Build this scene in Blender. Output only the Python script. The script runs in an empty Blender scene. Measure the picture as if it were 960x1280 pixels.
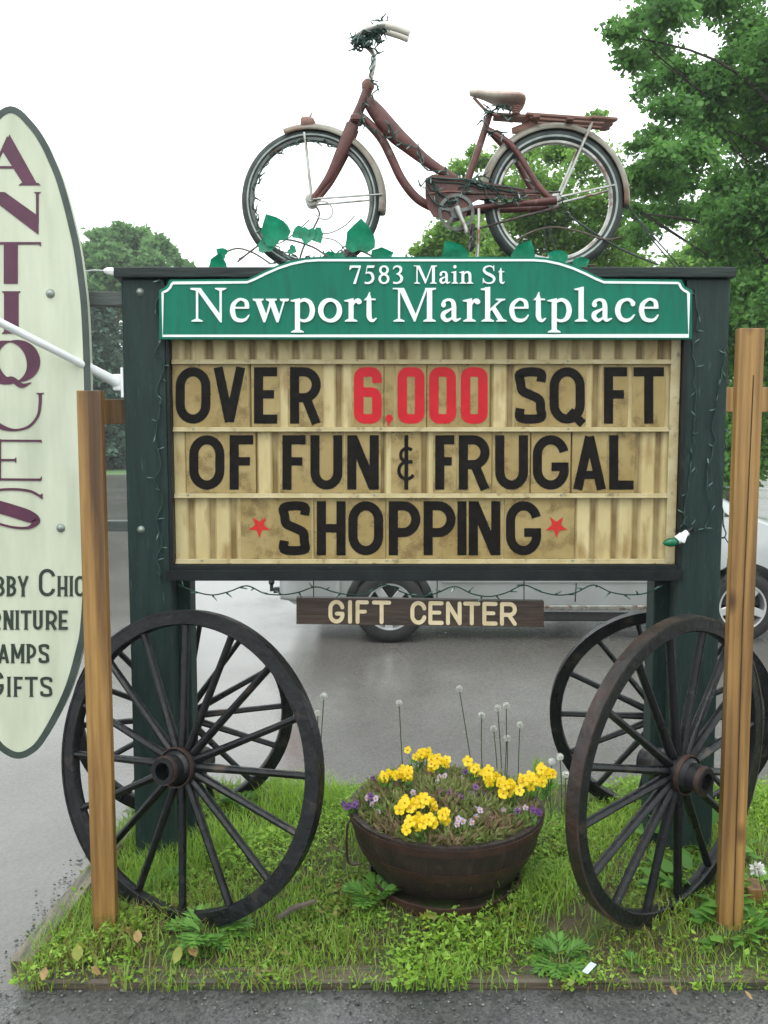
import bpy, bmesh, math, random
import numpy as np
from mathutils import Vector, Matrix
R = math.radians
random.seed(7); rng = np.random.default_rng(7)
sc = bpy.context.scene
# ------------------------------------------------------------------ camera, sky, sun, exposure
F = 1100.; TH = R(5.); H = 1.8
cam = bpy.data.cameras.new('camera'); co = bpy.data.objects.new('camera', cam)
sc.collection.objects.link(co); sc.camera = co
co.location = (0, 0, H); co.rotation_euler = (R(90) - TH, 0, 0)
cam.sensor_fit = 'VERTICAL'; cam.sensor_height = 36; cam.lens = 36 * F / 1280
cam.clip_start = .05; cam.clip_end = 3000
w = bpy.data.worlds.new('World'); sc.world = w; w.use_nodes = True
nt = w.node_tree; nt.nodes.clear()
SUN_EL, SUN_AZ = R(58), R(200)
sky = nt.nodes.new('ShaderNodeTexSky'); sky.sky_type = 'NISHITA'; sky.sun_disc = False
sky.sun_elevation = SUN_EL; sky.sun_rotation = SUN_AZ; sky.dust_density = 4
hs = nt.nodes.new('ShaderNodeHueSaturation'); hs.inputs['Saturation'].default_value = .25
tc = nt.nodes.new('ShaderNodeTexCoord')
cn = nt.nodes.new('ShaderNodeTexNoise'); cn.inputs['Scale'].default_value = 1.6; cn.inputs['Detail'].default_value = 5
cr = nt.nodes.new('ShaderNodeValToRGB')
cr.color_ramp.elements[0].position = .3; cr.color_ramp.elements[0].color = (12.2, 13.4, 13.6, 1)
cr.color_ramp.elements[1].position = .75; cr.color_ramp.elements[1].color = (16.5, 17.2, 17.0, 1)
mx = nt.nodes.new('ShaderNodeMixRGB'); mx.inputs[0].default_value = .86
bg = nt.nodes.new('ShaderNodeBackground'); bg.inputs['Strength'].default_value = .1
wo = nt.nodes.new('ShaderNodeOutputWorld')
L = nt.links.new
L(sky.outputs[0], hs.inputs['Color']); L(tc.outputs['Generated'], cn.inputs['Vector']); L(cn.outputs['Fac'], cr.inputs[0])
# an overcast sky is about three times brighter overhead than at the horizon
sx = nt.nodes.new('ShaderNodeSeparateXYZ'); L(tc.outputs['Generated'], sx.inputs[0])
gm = nt.nodes.new('ShaderNodeMapRange'); gm.inputs[1].default_value = 0; gm.inputs[2].default_value = 1; gm.inputs[3].default_value = .9; gm.inputs[4].default_value = 1.75
L(sx.outputs[2], gm.inputs[0]); cm = nt.nodes.new('ShaderNodeVectorMath'); cm.operation = 'SCALE'; L(cr.outputs[0], cm.inputs[0]); L(gm.outputs[0], cm.inputs['Scale'])
L(hs.outputs[0], mx.inputs[1]); L(cm.outputs[0], mx.inputs[2]); L(mx.outputs[0], bg.inputs[0]); L(bg.outputs[0], wo.inputs[0])
sl = bpy.data.lights.new('sun', 'SUN'); sl.energy = .7; sl.angle = R(25); sl.color = (1, .97, .92)
so = bpy.data.objects.new('sun', sl); sc.collection.objects.link(so)
so.rotation_euler = Vector((-math.sin(SUN_AZ) * math.cos(SUN_EL), -math.cos(SUN_AZ) * math.cos(SUN_EL), -math.sin(SUN_EL))).to_track_quat('-Z', 'Y').to_euler()
sc.view_settings.view_transform = 'Standard'; sc.view_settings.look = 'None'
sc.view_settings.gamma = 1; sc.view_settings.use_curve_mapping = False
sc.view_settings.exposure = .35
sc.render.engine = 'CYCLES'; sc.cycles.use_denoising = True
sc.cycles.max_bounces = 8; sc.cycles.transparent_max_bounces = 12

# ------------------------------------------------------------------ helpers
def P(px, py, Y):
    """the point at depth Y (metres in front of the camera foot) seen at photo pixel px, py"""
    u = (px - 480) / F; v = (640 - py) / F
    d = Vector((u, math.cos(TH) + v * math.sin(TH), -math.sin(TH) + v * math.cos(TH)))
    return Vector((0, 0, H)) + d * (Y / d.y)
def G(px, py, z=0.):
    u = (px - 480) / F; v = (640 - py) / F
    d = Vector((u, math.cos(TH) + v * math.sin(TH), -math.sin(TH) + v * math.cos(TH)))
    return Vector((0, 0, H)) + d * ((z - H) / d.z)

def mat(name, c1, c2=None, scale=8, rough=.6, metal=0., bump=0., stretch=(1, 1, 1), lo=.35, hi=.65, detail=6,
        spec=.5, bscale=None, c3=None, s3=30, a3=(.6, .68), rvar=0., coat=0., alpha=1., trans=0., tint=None):
    m = bpy.data.materials.new(name); m.use_nodes = True
    n = m.node_tree.nodes; l = m.node_tree.links.new
    b = n['Principled BSDF']
    b.inputs['Roughness'].default_value = rough; b.inputs['Metallic'].default_value = metal
    b.inputs['Specular IOR Level'].default_value = spec; b.inputs['Coat Weight'].default_value = coat
    b.inputs['Coat Roughness'].default_value = .15
    b.inputs['Alpha'].default_value = alpha
    t = n.new('ShaderNodeTexCoord'); mp = n.new('ShaderNodeMapping'); mp.inputs['Scale'].default_value = stretch
    l(t.outputs['Object'], mp.inputs['Vector'])
    no = n.new('ShaderNodeTexNoise'); no.inputs['Scale'].default_value = scale; no.inputs['Detail'].default_value = detail
    no.inputs['Roughness'].default_value = .6
    l(mp.outputs[0], no.inputs['Vector'])
    rp = n.new('ShaderNodeValToRGB'); e = rp.color_ramp.elements
    e[0].position = lo; e[1].position = hi; e[0].color = (*c1, 1); e[1].color = (*(c2 or c1), 1)
    l(no.outputs['Fac'], rp.inputs[0]); col = rp.outputs[0]
    if c3:
        n3 = n.new('ShaderNodeTexNoise'); n3.inputs['Scale'].default_value = s3; n3.inputs['Detail'].default_value = 5
        l(mp.outputs[0], n3.inputs['Vector'])
        r3 = n.new('ShaderNodeValToRGB'); r3.color_ramp.elements[0].position = a3[0]; r3.color_ramp.elements[1].position = a3[1]
        l(n3.outputs['Fac'], r3.inputs[0])
        mm = n.new('ShaderNodeMixRGB'); l(r3.outputs[0], mm.inputs[0]); l(col, mm.inputs[1]); mm.inputs[2].default_value = (*c3, 1); col = mm.outputs[0]
    if tint:
        at = n.new('ShaderNodeAttribute'); at.attribute_name = 'tint'
        rt = n.new('ShaderNodeValToRGB'); rt.color_ramp.elements[0].color = (*tint[0], 1); rt.color_ramp.elements[1].color = (*tint[-1], 1)
        for i, tcol in enumerate(tint[1:-1]):
            el = rt.color_ramp.elements.new((i + 1) / (len(tint) - 1)); el.color = (*tcol, 1)
        l(at.outputs['Fac'], rt.inputs[0]); col = rt.outputs[0]
    l(col, b.inputs['Base Color'])
    if rvar:
        mr = n.new('ShaderNodeMapRange'); mr.inputs[3].default_value = max(.02, rough - rvar); mr.inputs[4].default_value = min(1, rough + rvar)
        mr.inputs[1].default_value = .3; mr.inputs[2].default_value = .7
        n4 = n.new('ShaderNodeTexNoise'); n4.inputs['Scale'].default_value = scale * 2.3; n4.inputs['Detail'].default_value = 5
        l(mp.outputs[0], n4.inputs['Vector']); l(n4.outputs['Fac'], mr.inputs[0]); l(mr.outputs[0], b.inputs['Roughness'])
    if bump:
        nb = n.new('ShaderNodeTexNoise'); nb.inputs['Scale'].default_value = bscale or scale * 3; nb.inputs['Detail'].default_value = 6
        l(mp.outputs[0], nb.inputs['Vector'])
        bp = n.new('ShaderNodeBump'); bp.inputs['Strength'].default_value = bump; bp.inputs['Distance'].default_value = .02
        l(nb.outputs['Fac'], bp.inputs['Height']); l(bp.outputs[0], b.inputs['Normal'])
    if trans:
        o = n['Material Output']; tr = n.new('ShaderNodeBsdfTranslucent'); l(col, tr.inputs['Color'])
        ms = n.new('ShaderNodeMixShader'); ms.inputs[0].default_value = trans
        l(b.outputs[0], ms.inputs[1]); l(tr.outputs[0], ms.inputs[2]); l(ms.outputs[0], o.inputs['Surface'])
    return m

class MB:
    def __init__(s): s.v = []; s.f = []; s.sm = []; s.tint = None
    def add(s, vs, fs, smooth=False):
        o = len(s.v); s.v += [tuple(p) for p in vs]; s.f += [tuple(i + o for i in f) for f in fs]; s.sm += [smooth] * len(fs); return s
    def box(s, x0, x1, y0, y1, z0, z1, b=0.):
        if b <= 0:
            vs = [(x, y, z) for x in (x0, x1) for y in (y0, y1) for z in (z0, z1)]
            return s.add(vs, [(0, 1, 3, 2), (4, 6, 7, 5), (0, 4, 5, 1), (2, 3, 7, 6), (0, 2, 6, 4), (1, 5, 7, 3)])
        bm = bmesh.new(); bmesh.ops.create_cube(bm, size=1)
        for q in bm.verts: q.co = Vector(((x0 + x1) / 2 + q.co.x * (x1 - x0), (y0 + y1) / 2 + q.co.y * (y1 - y0), (z0 + z1) / 2 + q.co.z * (z1 - z0)))
        bmesh.ops.bevel(bm, geom=bm.edges[:], offset=b, segments=2, affect='EDGES', profile=.6)
        return s.bm(bm)
    def bm(s, bm, M=None, smooth=False):
        bm.verts.index_update()
        s.add([(M @ q.co if M else q.co) for q in bm.verts], [[q.index for q in f.verts] for f in bm.faces], smooth); bm.free(); return s
    def beam(s, a, b, wx, wy, up=(0, 0, 1), bev=.003):
        """box of section wx * wy from a to b"""
        a = Vector(a); b = Vector(b); d = b - a; z = d.normalized(); u = Vector(up)
        x = u.cross(z)
        if x.length < 1e-4: x = Vector((1, 0, 0))
        x.normalize(); y = z.cross(x)
        bm = bmesh.new(); bmesh.ops.create_cube(bm, size=1)
        for q in bm.verts: q.co = Vector((q.co.x * wx, q.co.y * wy, q.co.z * d.length))
        if bev: bmesh.ops.bevel(bm, geom=bm.edges[:], offset=bev, segments=1, affect='EDGES')
        M = Matrix((x, y, z)).transposed().to_4x4(); M.translation = (a + b) / 2
        return s.bm(bm, M)
    def tube(s, pts, rad, seg=8, flat=1., cap=True, closed=False, upv=None):
        pts = [Vector(p) for p in pts]; n = len(pts)
        if not hasattr(rad, '__len__'): rad = [rad] * n
        vs = []; prev = None
        for i, p in enumerate(pts):
            if closed: t = (pts[(i + 1) % n] - pts[i - 1]).normalized()
            else: t = (pts[min(i + 1, n - 1)] - pts[max(i - 1, 0)]).normalized()
            if prev is None:
                u = Vector(upv) if upv else (Vector((0, 0, 1)) if abs(t.z) < .9 else Vector((0, 1, 0)))
            else: u = prev
            x = (u - t * u.dot(t))
            if x.length < 1e-6: x = t.orthogonal()
            x.normalize(); prev = x; y = t.cross(x)
            for k in range(seg):
                a = 2 * math.pi * k / seg
                vs.append(p + x * math.cos(a) * rad[i] + y * math.sin(a) * rad[i] * flat)
        fs = []
        for i in range(n if closed else n - 1):
            j = (i + 1) % n
            for k in range(seg):
                fs.append((i * seg + k, i * seg + (k + 1) % seg, j * seg + (k + 1) % seg, j * seg + k))
        s.add(vs, fs, True)
        if cap and not closed:
            s.add(vs[:seg], [tuple(range(seg))[::-1]]); s.add(vs[-seg:], [tuple(range(seg))])
        return s
    def lathe(s, prof, M=None, seg=32, a0=0., a1=2 * math.pi, smooth=True, wob=None):
        """prof: (r, h) pairs round local Z"""
        full = abs(a1 - a0 - 2 * math.pi) < 1e-6; nn = seg if full else seg + 1
        vs = []
        for r, h in prof:
            for k in range(nn):
                a = a0 + (a1 - a0) * k / seg
                q = Vector((r * math.cos(a), r * math.sin(a), h)); vs.append(M @ q if M else q)
        fs = []
        for i in range(len(prof) - 1):
            for k in range(seg):
                kk = (k + 1) % nn
                fs.append((i * nn + k, i * nn + kk, (i + 1) * nn + kk, (i + 1) * nn + k))
        s.add(vs, fs, smooth)
        return s
    def build(s, name, m, parent=None, sub=0, bev=0., auto=True):
        me = bpy.data.meshes.new(name); me.from_pydata(s.v, [], s.f)
        me.polygons.foreach_set('use_smooth', s.sm)
        if s.tint is not None:
            at = me.attributes.new('tint', 'FLOAT', 'POINT'); at.data.foreach_set('value', np.asarray(s.tint, dtype=np.float32))
        bm = bmesh.new(); bm.from_mesh(me); bmesh.ops.recalc_face_normals(bm, faces=bm.faces[:])
        bm.to_mesh(me); bm.free()
        me.materials.append(m)
        if auto and any(s.sm): me.set_sharp_from_angle(angle=R(40))
        o = bpy.data.objects.new(name, me); sc.collection.objects.link(o)
        if parent is not None: o.parent = parent; o.matrix_parent_inverse = world(parent).inverted()
        if sub: md = o.modifiers.new('sub', 'SUBSURF'); md.levels = md.render_levels = sub
        return o
def world(o):
    m = o.matrix_basis.copy()
    if o.parent: m = world(o.parent) @ o.matrix_parent_inverse @ m
    return m
def tag(o, label=None, cat=None, group=None, kind=None):
    if label: o['label'] = label
    if cat: o['category'] = cat
    if group: o['group'] = group
    if kind: o['kind'] = kind
    return o
def thing(name, label, cat, loc=(0, 0, 0), group=None):
    o = bpy.data.objects.new(name, None); o.empty_display_size = .1; sc.collection.objects.link(o); o.location = loc
    return tag(o, label, cat, group)
def copy_tree(o, parent=None):
    c = o.copy(); sc.collection.objects.link(c)
    if parent is not None: c.parent = parent
    for ch in list(o.children): copy_tree(ch, c)
    return c
def raw(name, V, Fc, m, tint=None, parent=None):
    """fast mesh from numpy arrays: V (n,3), Fc (m,k)"""
    me = bpy.data.meshes.new(name)
    k = Fc.shape[1]; me.vertices.add(len(V)); me.vertices.foreach_set('co', V.astype(np.float32).ravel())
    me.loops.add(Fc.size); me.loops.foreach_set('vertex_index', Fc.astype(np.int32).ravel())
    me.polygons.add(len(Fc)); me.polygons.foreach_set('loop_start', np.arange(0, Fc.size, k, dtype=np.int32))
    me.update(calc_edges=True)
    if tint is not None:
        at = me.attributes.new('tint', 'FLOAT', 'POINT'); at.data.foreach_set('value', tint.astype(np.float32))
    me.materials.append(m); o = bpy.data.objects.new(name, me); sc.collection.objects.link(o)
    if parent is not None: o.parent = parent; o.matrix_parent_inverse = world(parent).inverted()
    return o
def cat_rom(pts, k=6, closed=False):
    pts = [np.array(p, float) for p in pts]; n = len(pts); out = []
    for i in range(n if closed else n - 1):
        g = (lambda j: pts[j % n]) if closed else (lambda j: pts[min(max(j, 0), n - 1)])
        a, b, c, d = g(i - 1), g(i), g(i + 1), g(i + 2)
        for t in np.linspace(0, 1, k, endpoint=False):
            out.append(.5 * (2 * b + (c - a) * t + (2 * a - 5 * b + 4 * c - d) * t * t + (3 * b - a - 3 * c + d) * t ** 3))
    if not closed: out.append(pts[-1])
    return out

# ------------------------------------------------------------------ lettering: pieces in photo pixels on an upright plane
class Ink:
    """flat letter pieces; each is a small solid, staggered by a fraction of a millimetre"""
    def __init__(s, Y, depth): s.Y = Y; s.d = depth; s.k = 0; s.mb = MB()
    def _solid(s, front, faces, walls):
        y = s.Y - .00006 * (s.k % 47); s.k += 1
        f3 = []; b3 = []
        for p in front:
            q = P(p[0], p[1], s.Y); f3.append((q.x, y, q.z)); b3.append((q.x, s.Y + s.d, q.z))
        n = len(front)
        s.mb.add(f3 + b3, list(faces) + [(a, b, b + n, a + n) for a, b in walls])
    def poly(s, pts):
        n = len(pts); s._solid(pts, [tuple(range(n))], [(i, (i + 1) % n) for i in range(n)])
    def ribbon(s, pts, w=None, closed=False, rnd=False):
        pts = [tuple(p) for p in pts]; n = len(pts)
        if w is not None: pts = [(p[0], p[1], w) for p in pts]
        Lp = []; Rp = []
        for i in range(n):
            a = pts[i - 1] if (closed or i > 0) else pts[i]; b = pts[(i + 1) % n] if (closed or i < n - 1) else pts[i]
            dx, dy = b[0] - a[0], b[1] - a[1]; l = math.hypot(dx, dy) or 1; nx, ny = -dy / l, dx / l; h = pts[i][2] / 2
            if closed or 0 < i < n - 1:
                p0 = pts[i]; e1 = (p0[0] - a[0], p0[1] - a[1]); l1 = math.hypot(*e1) or 1
                c = (-e1[1] / l1) * nx + (e1[0] / l1) * ny; h = h / max(c, .6)
            Lp.append((pts[i][0] + nx * h, pts[i][1] + ny * h)); Rp.append((pts[i][0] - nx * h, pts[i][1] - ny * h))
        fr = Lp + Rp; m = n if closed else n - 1
        fs = [(i, (i + 1) % n, n + (i + 1) % n, n + i) for i in range(m)]
        wl = [(i, (i + 1) % n) for i in range(m)] + [(n + i, n + (i + 1) % n) for i in range(m)]
        if not closed: wl += [(0, n), (n - 1, 2 * n - 1)]
        s._solid(fr, fs, wl)
        if rnd and not closed:
            for e in (0, -1):
                x, y, ww = pts[e]; s.poly([(x + ww / 2 * math.cos(a), y + ww / 2 * math.sin(a)) for a in np.linspace(0, 2 * math.pi, 14, endpoint=False)])
def arc(cx, cy, rx, ry, a0, a1, n=14):
    return [(cx + rx * math.cos(R(a)), cy + ry * math.sin(R(a))) for a in np.linspace(a0, a1, n)]

def sans(ink, ch, x0, x1, ytop, ybot, t, rnd=False, serif=0., tilt=0.):
    """condensed gothic capital in the pixel box; y up in unit space, then mapped"""
    W = x1 - x0; Hh = ybot - ytop; h = t / 2
    def T(p):
        q = (x0 + p[0], ybot - p[1] + (x0 + p[0] - 480) * tilt)
        return q + tuple(p[2:])
    def bar(ax, ay, bx, by, w=t):
        ink.ribbon([T((ax, ay)), T((bx, by))], w, rnd=rnd)
    def path(ps, w=t, closed=False): ink.ribbon([T(p) for p in ps], w, closed=closed, rnd=rnd)
    e = h if rnd else 0.
    def v(x, a=None, b=None):
        bar(x, e if a is None else a, x, Hh - e if b is None else b)
        if serif:
            for yy in ([0] if a is None else []) + ([Hh] if b is None else []):
                s = 1 if yy == 0 else -1
                ink.poly([T((x - h - serif, yy)), T((x + h + serif, yy)), T((x + h, yy + s * serif * 1.6)), T((x - h, yy + s * serif * 1.6))])
    rx = W / 2 - h; ry = min(rx * 1.12, Hh / 2 - h); cx = W / 2
    if ch in 'OQ':
        path(arc(cx, Hh - h - ry, rx, ry, 0, 180) + arc(cx, h + ry, rx, ry, 180, 360), closed=True)
        if ch == 'Q': bar(W * .56, Hh * .22, W * .95, -Hh * .005, t * .95)
    elif ch == '0':
        r = t * .6; path(arc(W - h - r, Hh - h - r, r, r, 0, 90, 5) + arc(h + r, Hh - h - r, r, r, 90, 180, 5) + arc(h + r, h + r, r, r, 180, 270, 5) + arc(W - h - r, h + r, r, r, 270, 360, 5), closed=True)
    elif ch == '6':
        r = t * .6; path([(W - h, Hh * .72)] + arc(W - h - r, Hh - h - r, r, r, 0, 90, 5) + arc(h + r, Hh - h - r, r, r, 90, 180, 5) + arc(h + r, h + r, r, r, 180, 270, 5) + arc(W - h - r, h + r, r, r, 270, 360, 5) + arc(W - h - r, Hh * .56 - r, r, r, 0, 90, 5) + [(t, Hh * .56)])
    elif ch == ',':
        ink.poly([T(p) for p in arc(W * .5, Hh * .09, W * .5, W * .55, 0, 360, 14)[:-1]]); ink.poly([T((W * .95, Hh * .1)), T((W * .35, -Hh * .05)), T((W * .25, -Hh * .02)), T((W * .5, Hh * .06))])
    elif ch == 'V': bar(h * .9, Hh - e, cx, e + h * .4); bar(W - h * .9, Hh - e, cx, e + h * .4)
    elif ch == 'A':
        bar(h * .9, e, cx, Hh - e - h * .3); bar(W - h * .9, e, cx, Hh - e - h * .3); bar(W * .24, Hh * .27, W * .76, Hh * .27, t * .9)
    elif ch in 'EFL':
        v(h)
        if ch != 'L': bar(h, Hh - h, W - e, Hh - h); bar(h, Hh * (.52 if not serif else .45), W * .86 - e, Hh * (.52 if not serif else .45), t * .92)
        if ch != 'F': bar(h, h, W - e, h)
    elif ch == 'I': v(cx)
    elif ch == 'T': v(cx, b=Hh - h); bar(e, Hh - h, W - e, Hh - h)
    elif ch == 'H': v(h); v(W - h); bar(h, Hh * (.5 if not serif else .4), W - h, Hh * (.5 if not serif else .4), t * .92)
    elif ch == 'N': v(h); v(W - h); bar(h * 1.15, Hh - e - h * .4, W - h * 1.15, e + h * .4, t * 1.05)
    elif ch == 'M': v(h); v(W - h); bar(h * 1.2, Hh - e - h * .4, cx, Hh * .25, t * .9); bar(W - h * 1.2, Hh - e - h * .4, cx, Hh * .25, t * .9)
    elif ch == 'U':
        path([(h, Hh - e), (h, h + ry)] + arc(cx, h + ry, rx, ry, 180, 360)[1:] + [(W - h, Hh - e)])
        if serif:
            for x in (h, W - h): ink.poly([T((x - h - serif, Hh)), T((x + h + serif, Hh)), T((x + h, Hh - serif * 1.6)), T((x - h, Hh - serif * 1.6))])
    elif ch in 'CG':
        path(arc(cx, Hh - h - ry, rx, ry, 12, 180) + arc(cx, h + ry, rx, ry, 180, 348 if ch == 'C' else 360) + ([(W - h, Hh * .4)] if ch == 'G' else []))
        if ch == 'G': bar(W * .52, Hh * .42, W - (h if rnd else .2), Hh * .42, t * .95)
    elif ch == 'S':
        path(cat_rom([(W - h * .95, Hh * .74), (W * .86, Hh * .885), (cx, Hh - h), (W * .13, Hh * .875), (h * 1.02, Hh * .73), (W * .22, Hh * .585), (cx, Hh * .51), (W * .8, Hh * .42), (W - h, Hh * .26), (W * .86, Hh * .115), (cx, h), (W * .14, Hh * .115), (h * .95, Hh * .27)], 5))
    elif ch in 'PR':
        yb = Hh * (.42 if ch == 'P' else .46) + (Hh * -.1 if serif else 0); v(h); rb = (Hh - h - yb) / 2
        path([(h, Hh - h), (W - h - rb * .95, Hh - h)] + arc(W - h - rb * .95, yb + rb, rb * .95, rb, 90, -90)[1:] + [(h, yb)])
        if ch == 'R': bar(W * .52, yb, W - h * 1.0, e, t)
    elif ch == 'B':
        v(h); ym = Hh * .5; r1 = (Hh - h - ym) / 2; r2 = (ym - h) / 2
        path([(h, Hh - h), (W - h - r1 * 1.1, Hh - h)] + arc(W - h - r1 * 1.1, ym + r1, r1, r1, 90, -90)[1:] + [(h, ym)])
        path([(h, ym), (W - h - r2, ym)] + arc(W - h - r2, h + r2, r2, r2, 90, -90)[1:] + [(h, h)])
    elif ch == 'Y': v(cx, b=Hh * .48); bar(h * .9, Hh - e, cx, Hh * .42, t * .9); bar(W - h * .9, Hh - e, cx, Hh * .42, t * .9)
    elif ch == '&':
        bar(W * .56, 0, W * .56, Hh, t * .42); q = t * .36
        path(arc(W * .62, Hh * .635, W * .42, Hh * .125, 45, 265), q); path(arc(W * .58, Hh * .35, W * .5, Hh * .155, 80, 330), q)
        bar(W * .55, Hh * .51, W * .95, Hh * .51, q)
    elif ch == '*':
        pts = []
        for i in range(10):
            a = R(-90 + 36 * i); r = (.5 if i % 2 == 0 else .2); pts.append(T((cx + W * r * math.cos(a) * 1.04, Hh / 2 + Hh * r * math.sin(a) * 1.04)))
        ink.poly([p for p in pts])

def serif_text(ink, txt, x, base, em, track):
    """book-face lettering with bracketed serifs"""
    adv = {'N': .722, 'e': .444, 'w': .722, 'p': .5, 'o': .5, 'r': .333, 't': .278, 'M': .889, 'a': .444, 'k': .5, 'l': .278, 'c': .444, 'i': .278, 'n': .5, 'S': .556, ' ': .25}
    C, X = .662, .45; sw = .098; th = .042; sf = .03
    for ch in txt:
        def T(p): return (x + p[0] * em, base - p[1] * em) + tuple(q * em for q in p[2:])
        poly = lambda *ps: ink.poly([T(p) for p in ps])
        def rib(ps, w=None, closed=False): ink.ribbon([T((p[0], p[1], (w if w is not None else p[2]))) for p in ps], closed=closed)
        def st(xc, y0, y1, w_=sw): rib([(xc, y0), (xc, y1)], w_)
        def foot(xc, y, w_=sw, l=.075, r=.075, d=1):   # bracketed serif; d=1 at the foot, -1 at the head
            poly((xc - w_ / 2 - l, y), (xc + w_ / 2 + r, y), (xc + w_ / 2 + r, y + d * sf * .6), (xc + w_ / 2, y + d * sf * 2.0), (xc - w_ / 2, y + d * sf * 2.0), (xc - w_ / 2 - l, y + d * sf * .6))
        def flag(xc, y, w_=sw):                        # slanted head serif of small letters
            poly((xc + w_ / 2, y + .012), (xc - w_ / 2 - .085, y - .03), (xc - w_ / 2 - .085, y - .05), (xc - w_ / 2, y - .065), (xc + w_ / 2, y - .075))
        def cr_(ps, k=6): rib(cat_rom(ps, k))
        if ch == 'N':
            st(.13, 0, C, th); foot(.13, 0, th, .09, .09); poly((.0, C), (.19, C), (.20, C - .03), (.13, C - .06), (.0, C - sf))
            poly((.10, C), (.20, C), (.613, .10), (.613, -.015), (.585, -.015)); st(.593, .02, C, th); foot(.593, C, th, .09, .09, -1)
        elif ch == 'M':
            st(.135, 0, C, th); foot(.135, 0, th, .09, .09); poly((.012, C), (.225, C), (.23, C - .05), (.10, C - .03), (.012, C - sf * .8))
            poly((.12, C), (.235, C), (.475, .12), (.43, .0)); poly((.66, C), (.70, C), (.455, .0), (.43, .0), (.42, .04))
            st(.735, 0, C, sw * 1.05); foot(.735, 0); poly((.65, C), (.862, C), (.862, C - sf * .8), (.785, C - .05), (.65, C - .04))
        elif ch == 'e':
            cr_([(.405, .135, .02), (.34, .05, .05), (.245, .022, .07), (.13, .06, .085), (.078, .2, .098), (.10, .34, .085), (.19, .425, .06), (.26, .438, .05), (.345, .39, .075), (.365, .29, .085)])
            rib([(.09, .272), (.405, .272)], .036)
        elif ch == 'o':
            rib([(.25 + .185 * math.cos(a), .222 + .205 * math.sin(a), .062 + .042 * abs(math.cos(a + .25)) ** 1.3) for a in np.linspace(0, 2 * math.pi, 30, endpoint=False)], closed=True)
        elif ch == 'c':
            cr_([(.4, .345, .075), (.33, .415, .07), (.25, .432, .055), (.13, .375, .085), (.078, .22, .1), (.13, .07, .088), (.24, .022, .07), (.34, .06, .048), (.41, .14, .02)])
            ink.poly([T(p) for p in arc(.375, .345, .045, .045, 0, 360, 12)[:-1]])
        elif ch == 'w':
            poly((.05, X - .02), (.16, X - .02), (.29, .09), (.245, -.014), (.215, -.014)); poly((.36, X - .02), (.325, X - .1), (.225, -.014), (.25, -.014), (.38, .37))
            poly((.31, X - .02), (.42, X - .02), (.545, .09), (.5, -.014), (.47, -.014)); poly((.645, X - .02), (.61, X - .02), (.48, -.014), (.51, -.014))
            for a, b in ((.005, .215), (.265, .475), (.54, .715)): poly((a, X), (b, X), (b, X - .026), ((a + b) / 2 + .06, X - .05), ((a + b) / 2 - .06, X - .05), (a, X - .026))
        elif ch == 'p':
            st(.135, -.215, X - .02, sw); foot(.135, -.215); flag(.135, X)
            cr_([(.15, .36, .03), (.22, .415, .06), (.3, .425, .07), (.39, .36, .09), (.428, .22, .1), (.39, .08, .09), (.3, .02, .06), (.22, .022, .05), (.15, .07, .03)])
        elif ch == 'r':
            st(.135, 0, X - .02); foot(.135, 0); flag(.135, X); cr_([(.16, .3, .02), (.2, .385, .05), (.26, .42, .07), (.3, .405, .08)])
            ink.poly([T(p) for p in arc(.29, .39, .055, .05, 0, 360, 12)[:-1]])
        elif ch == 't':
            cr_([(.13, .55, .02), (.128, .45, .085), (.128, .2, sw), (.132, .1, sw), (.16, .035, .075), (.21, .022, .055), (.275, .07, .02)])
            poly((.02, X - .03), (.26, X - .03), (.26, X), (.09, X + .01)); poly((.13, .58), (.09, X + .035), (.04, X - .01), (.15, X - .01), (.15, .58))
        elif ch == 'a':
            cr_([(.085, .335, .085), (.11, .4, .06), (.19, .432, .05), (.27, .40, .075), (.297, .31, .09), (.298, .15, .092), (.305, .06, .085), (.345, .028, .06), (.435, .065, .02)])
            cr_([(.29, .27, .03), (.2, .225, .05), (.1, .165, .085), (.085, .09, .09), (.14, .03, .075), (.21, .04, .055), (.29, .1, .03)])
            ink.poly([T(p) for p in arc(.095, .33, .048, .05, 0, 360, 12)[:-1]])
        elif ch == 'k':
            st(.13, 0, .675); foot(.13, 0); flag(.13, .675); rib([(.14, .19), (.4, X - .02)], .04); poly((.2, .26), (.27, .31), (.47, .0), (.355, .0))
            poly((.29, X), (.475, X), (.475, X - .024), (.4, X - .05), (.29, X - .024)); poly((.3, 0), (.505, 0), (.505, .022), (.44, .05), (.3, .022))
        elif ch in 'li':
            t_ = .675 if ch == 'l' else X; st(.137, 0, t_ - .02); foot(.137, 0); flag(.137, t_)
            if ch == 'i': ink.poly([T(p) for p in arc(.137, .615, .06, .06, 0, 360, 14)[:-1]])
        elif ch == 'n':
            st(.125, 0, X - .02); foot(.125, 0); flag(.125, X); cr_([(.15, .33, .03), (.22, .4, .06), (.3, .42, .075), (.37, .365, .095), (.383, .25, sw), (.383, .0, sw)]); foot(.383, 0)
        elif ch == 'S':
            cr_([(.46, .49, .025), (.42, .6, .045), (.29, .645, .05), (.14, .59, .07), (.1, .49, .09), (.17, .395, .1), (.3, .33, .11), (.43, .25, .1), (.47, .16, .09), (.42, .06, .07), (.28, .016, .05), (.13, .06, .045), (.07, .19, .025)])
            poly((.445, .46), (.475, .46), (.47, .68), (.445, .66)); poly((.055, .2), (.085, .2), (.08, .02), (.055, -.01))
        elif ch == '7': poly((.05, C), (.455, C), (.455, C - .04), (.27, -.01), (.17, -.01), (.385, C - .08), (.13, C - .08), (.05, C - .17), (.035, C - .17))
        elif ch == '5':
            poly((.17, C), (.435, C), (.4, C - .085), (.165, C - .085)); poly((.155, C), (.18, C - .02), (.13, .36), (.1, .35))
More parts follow.
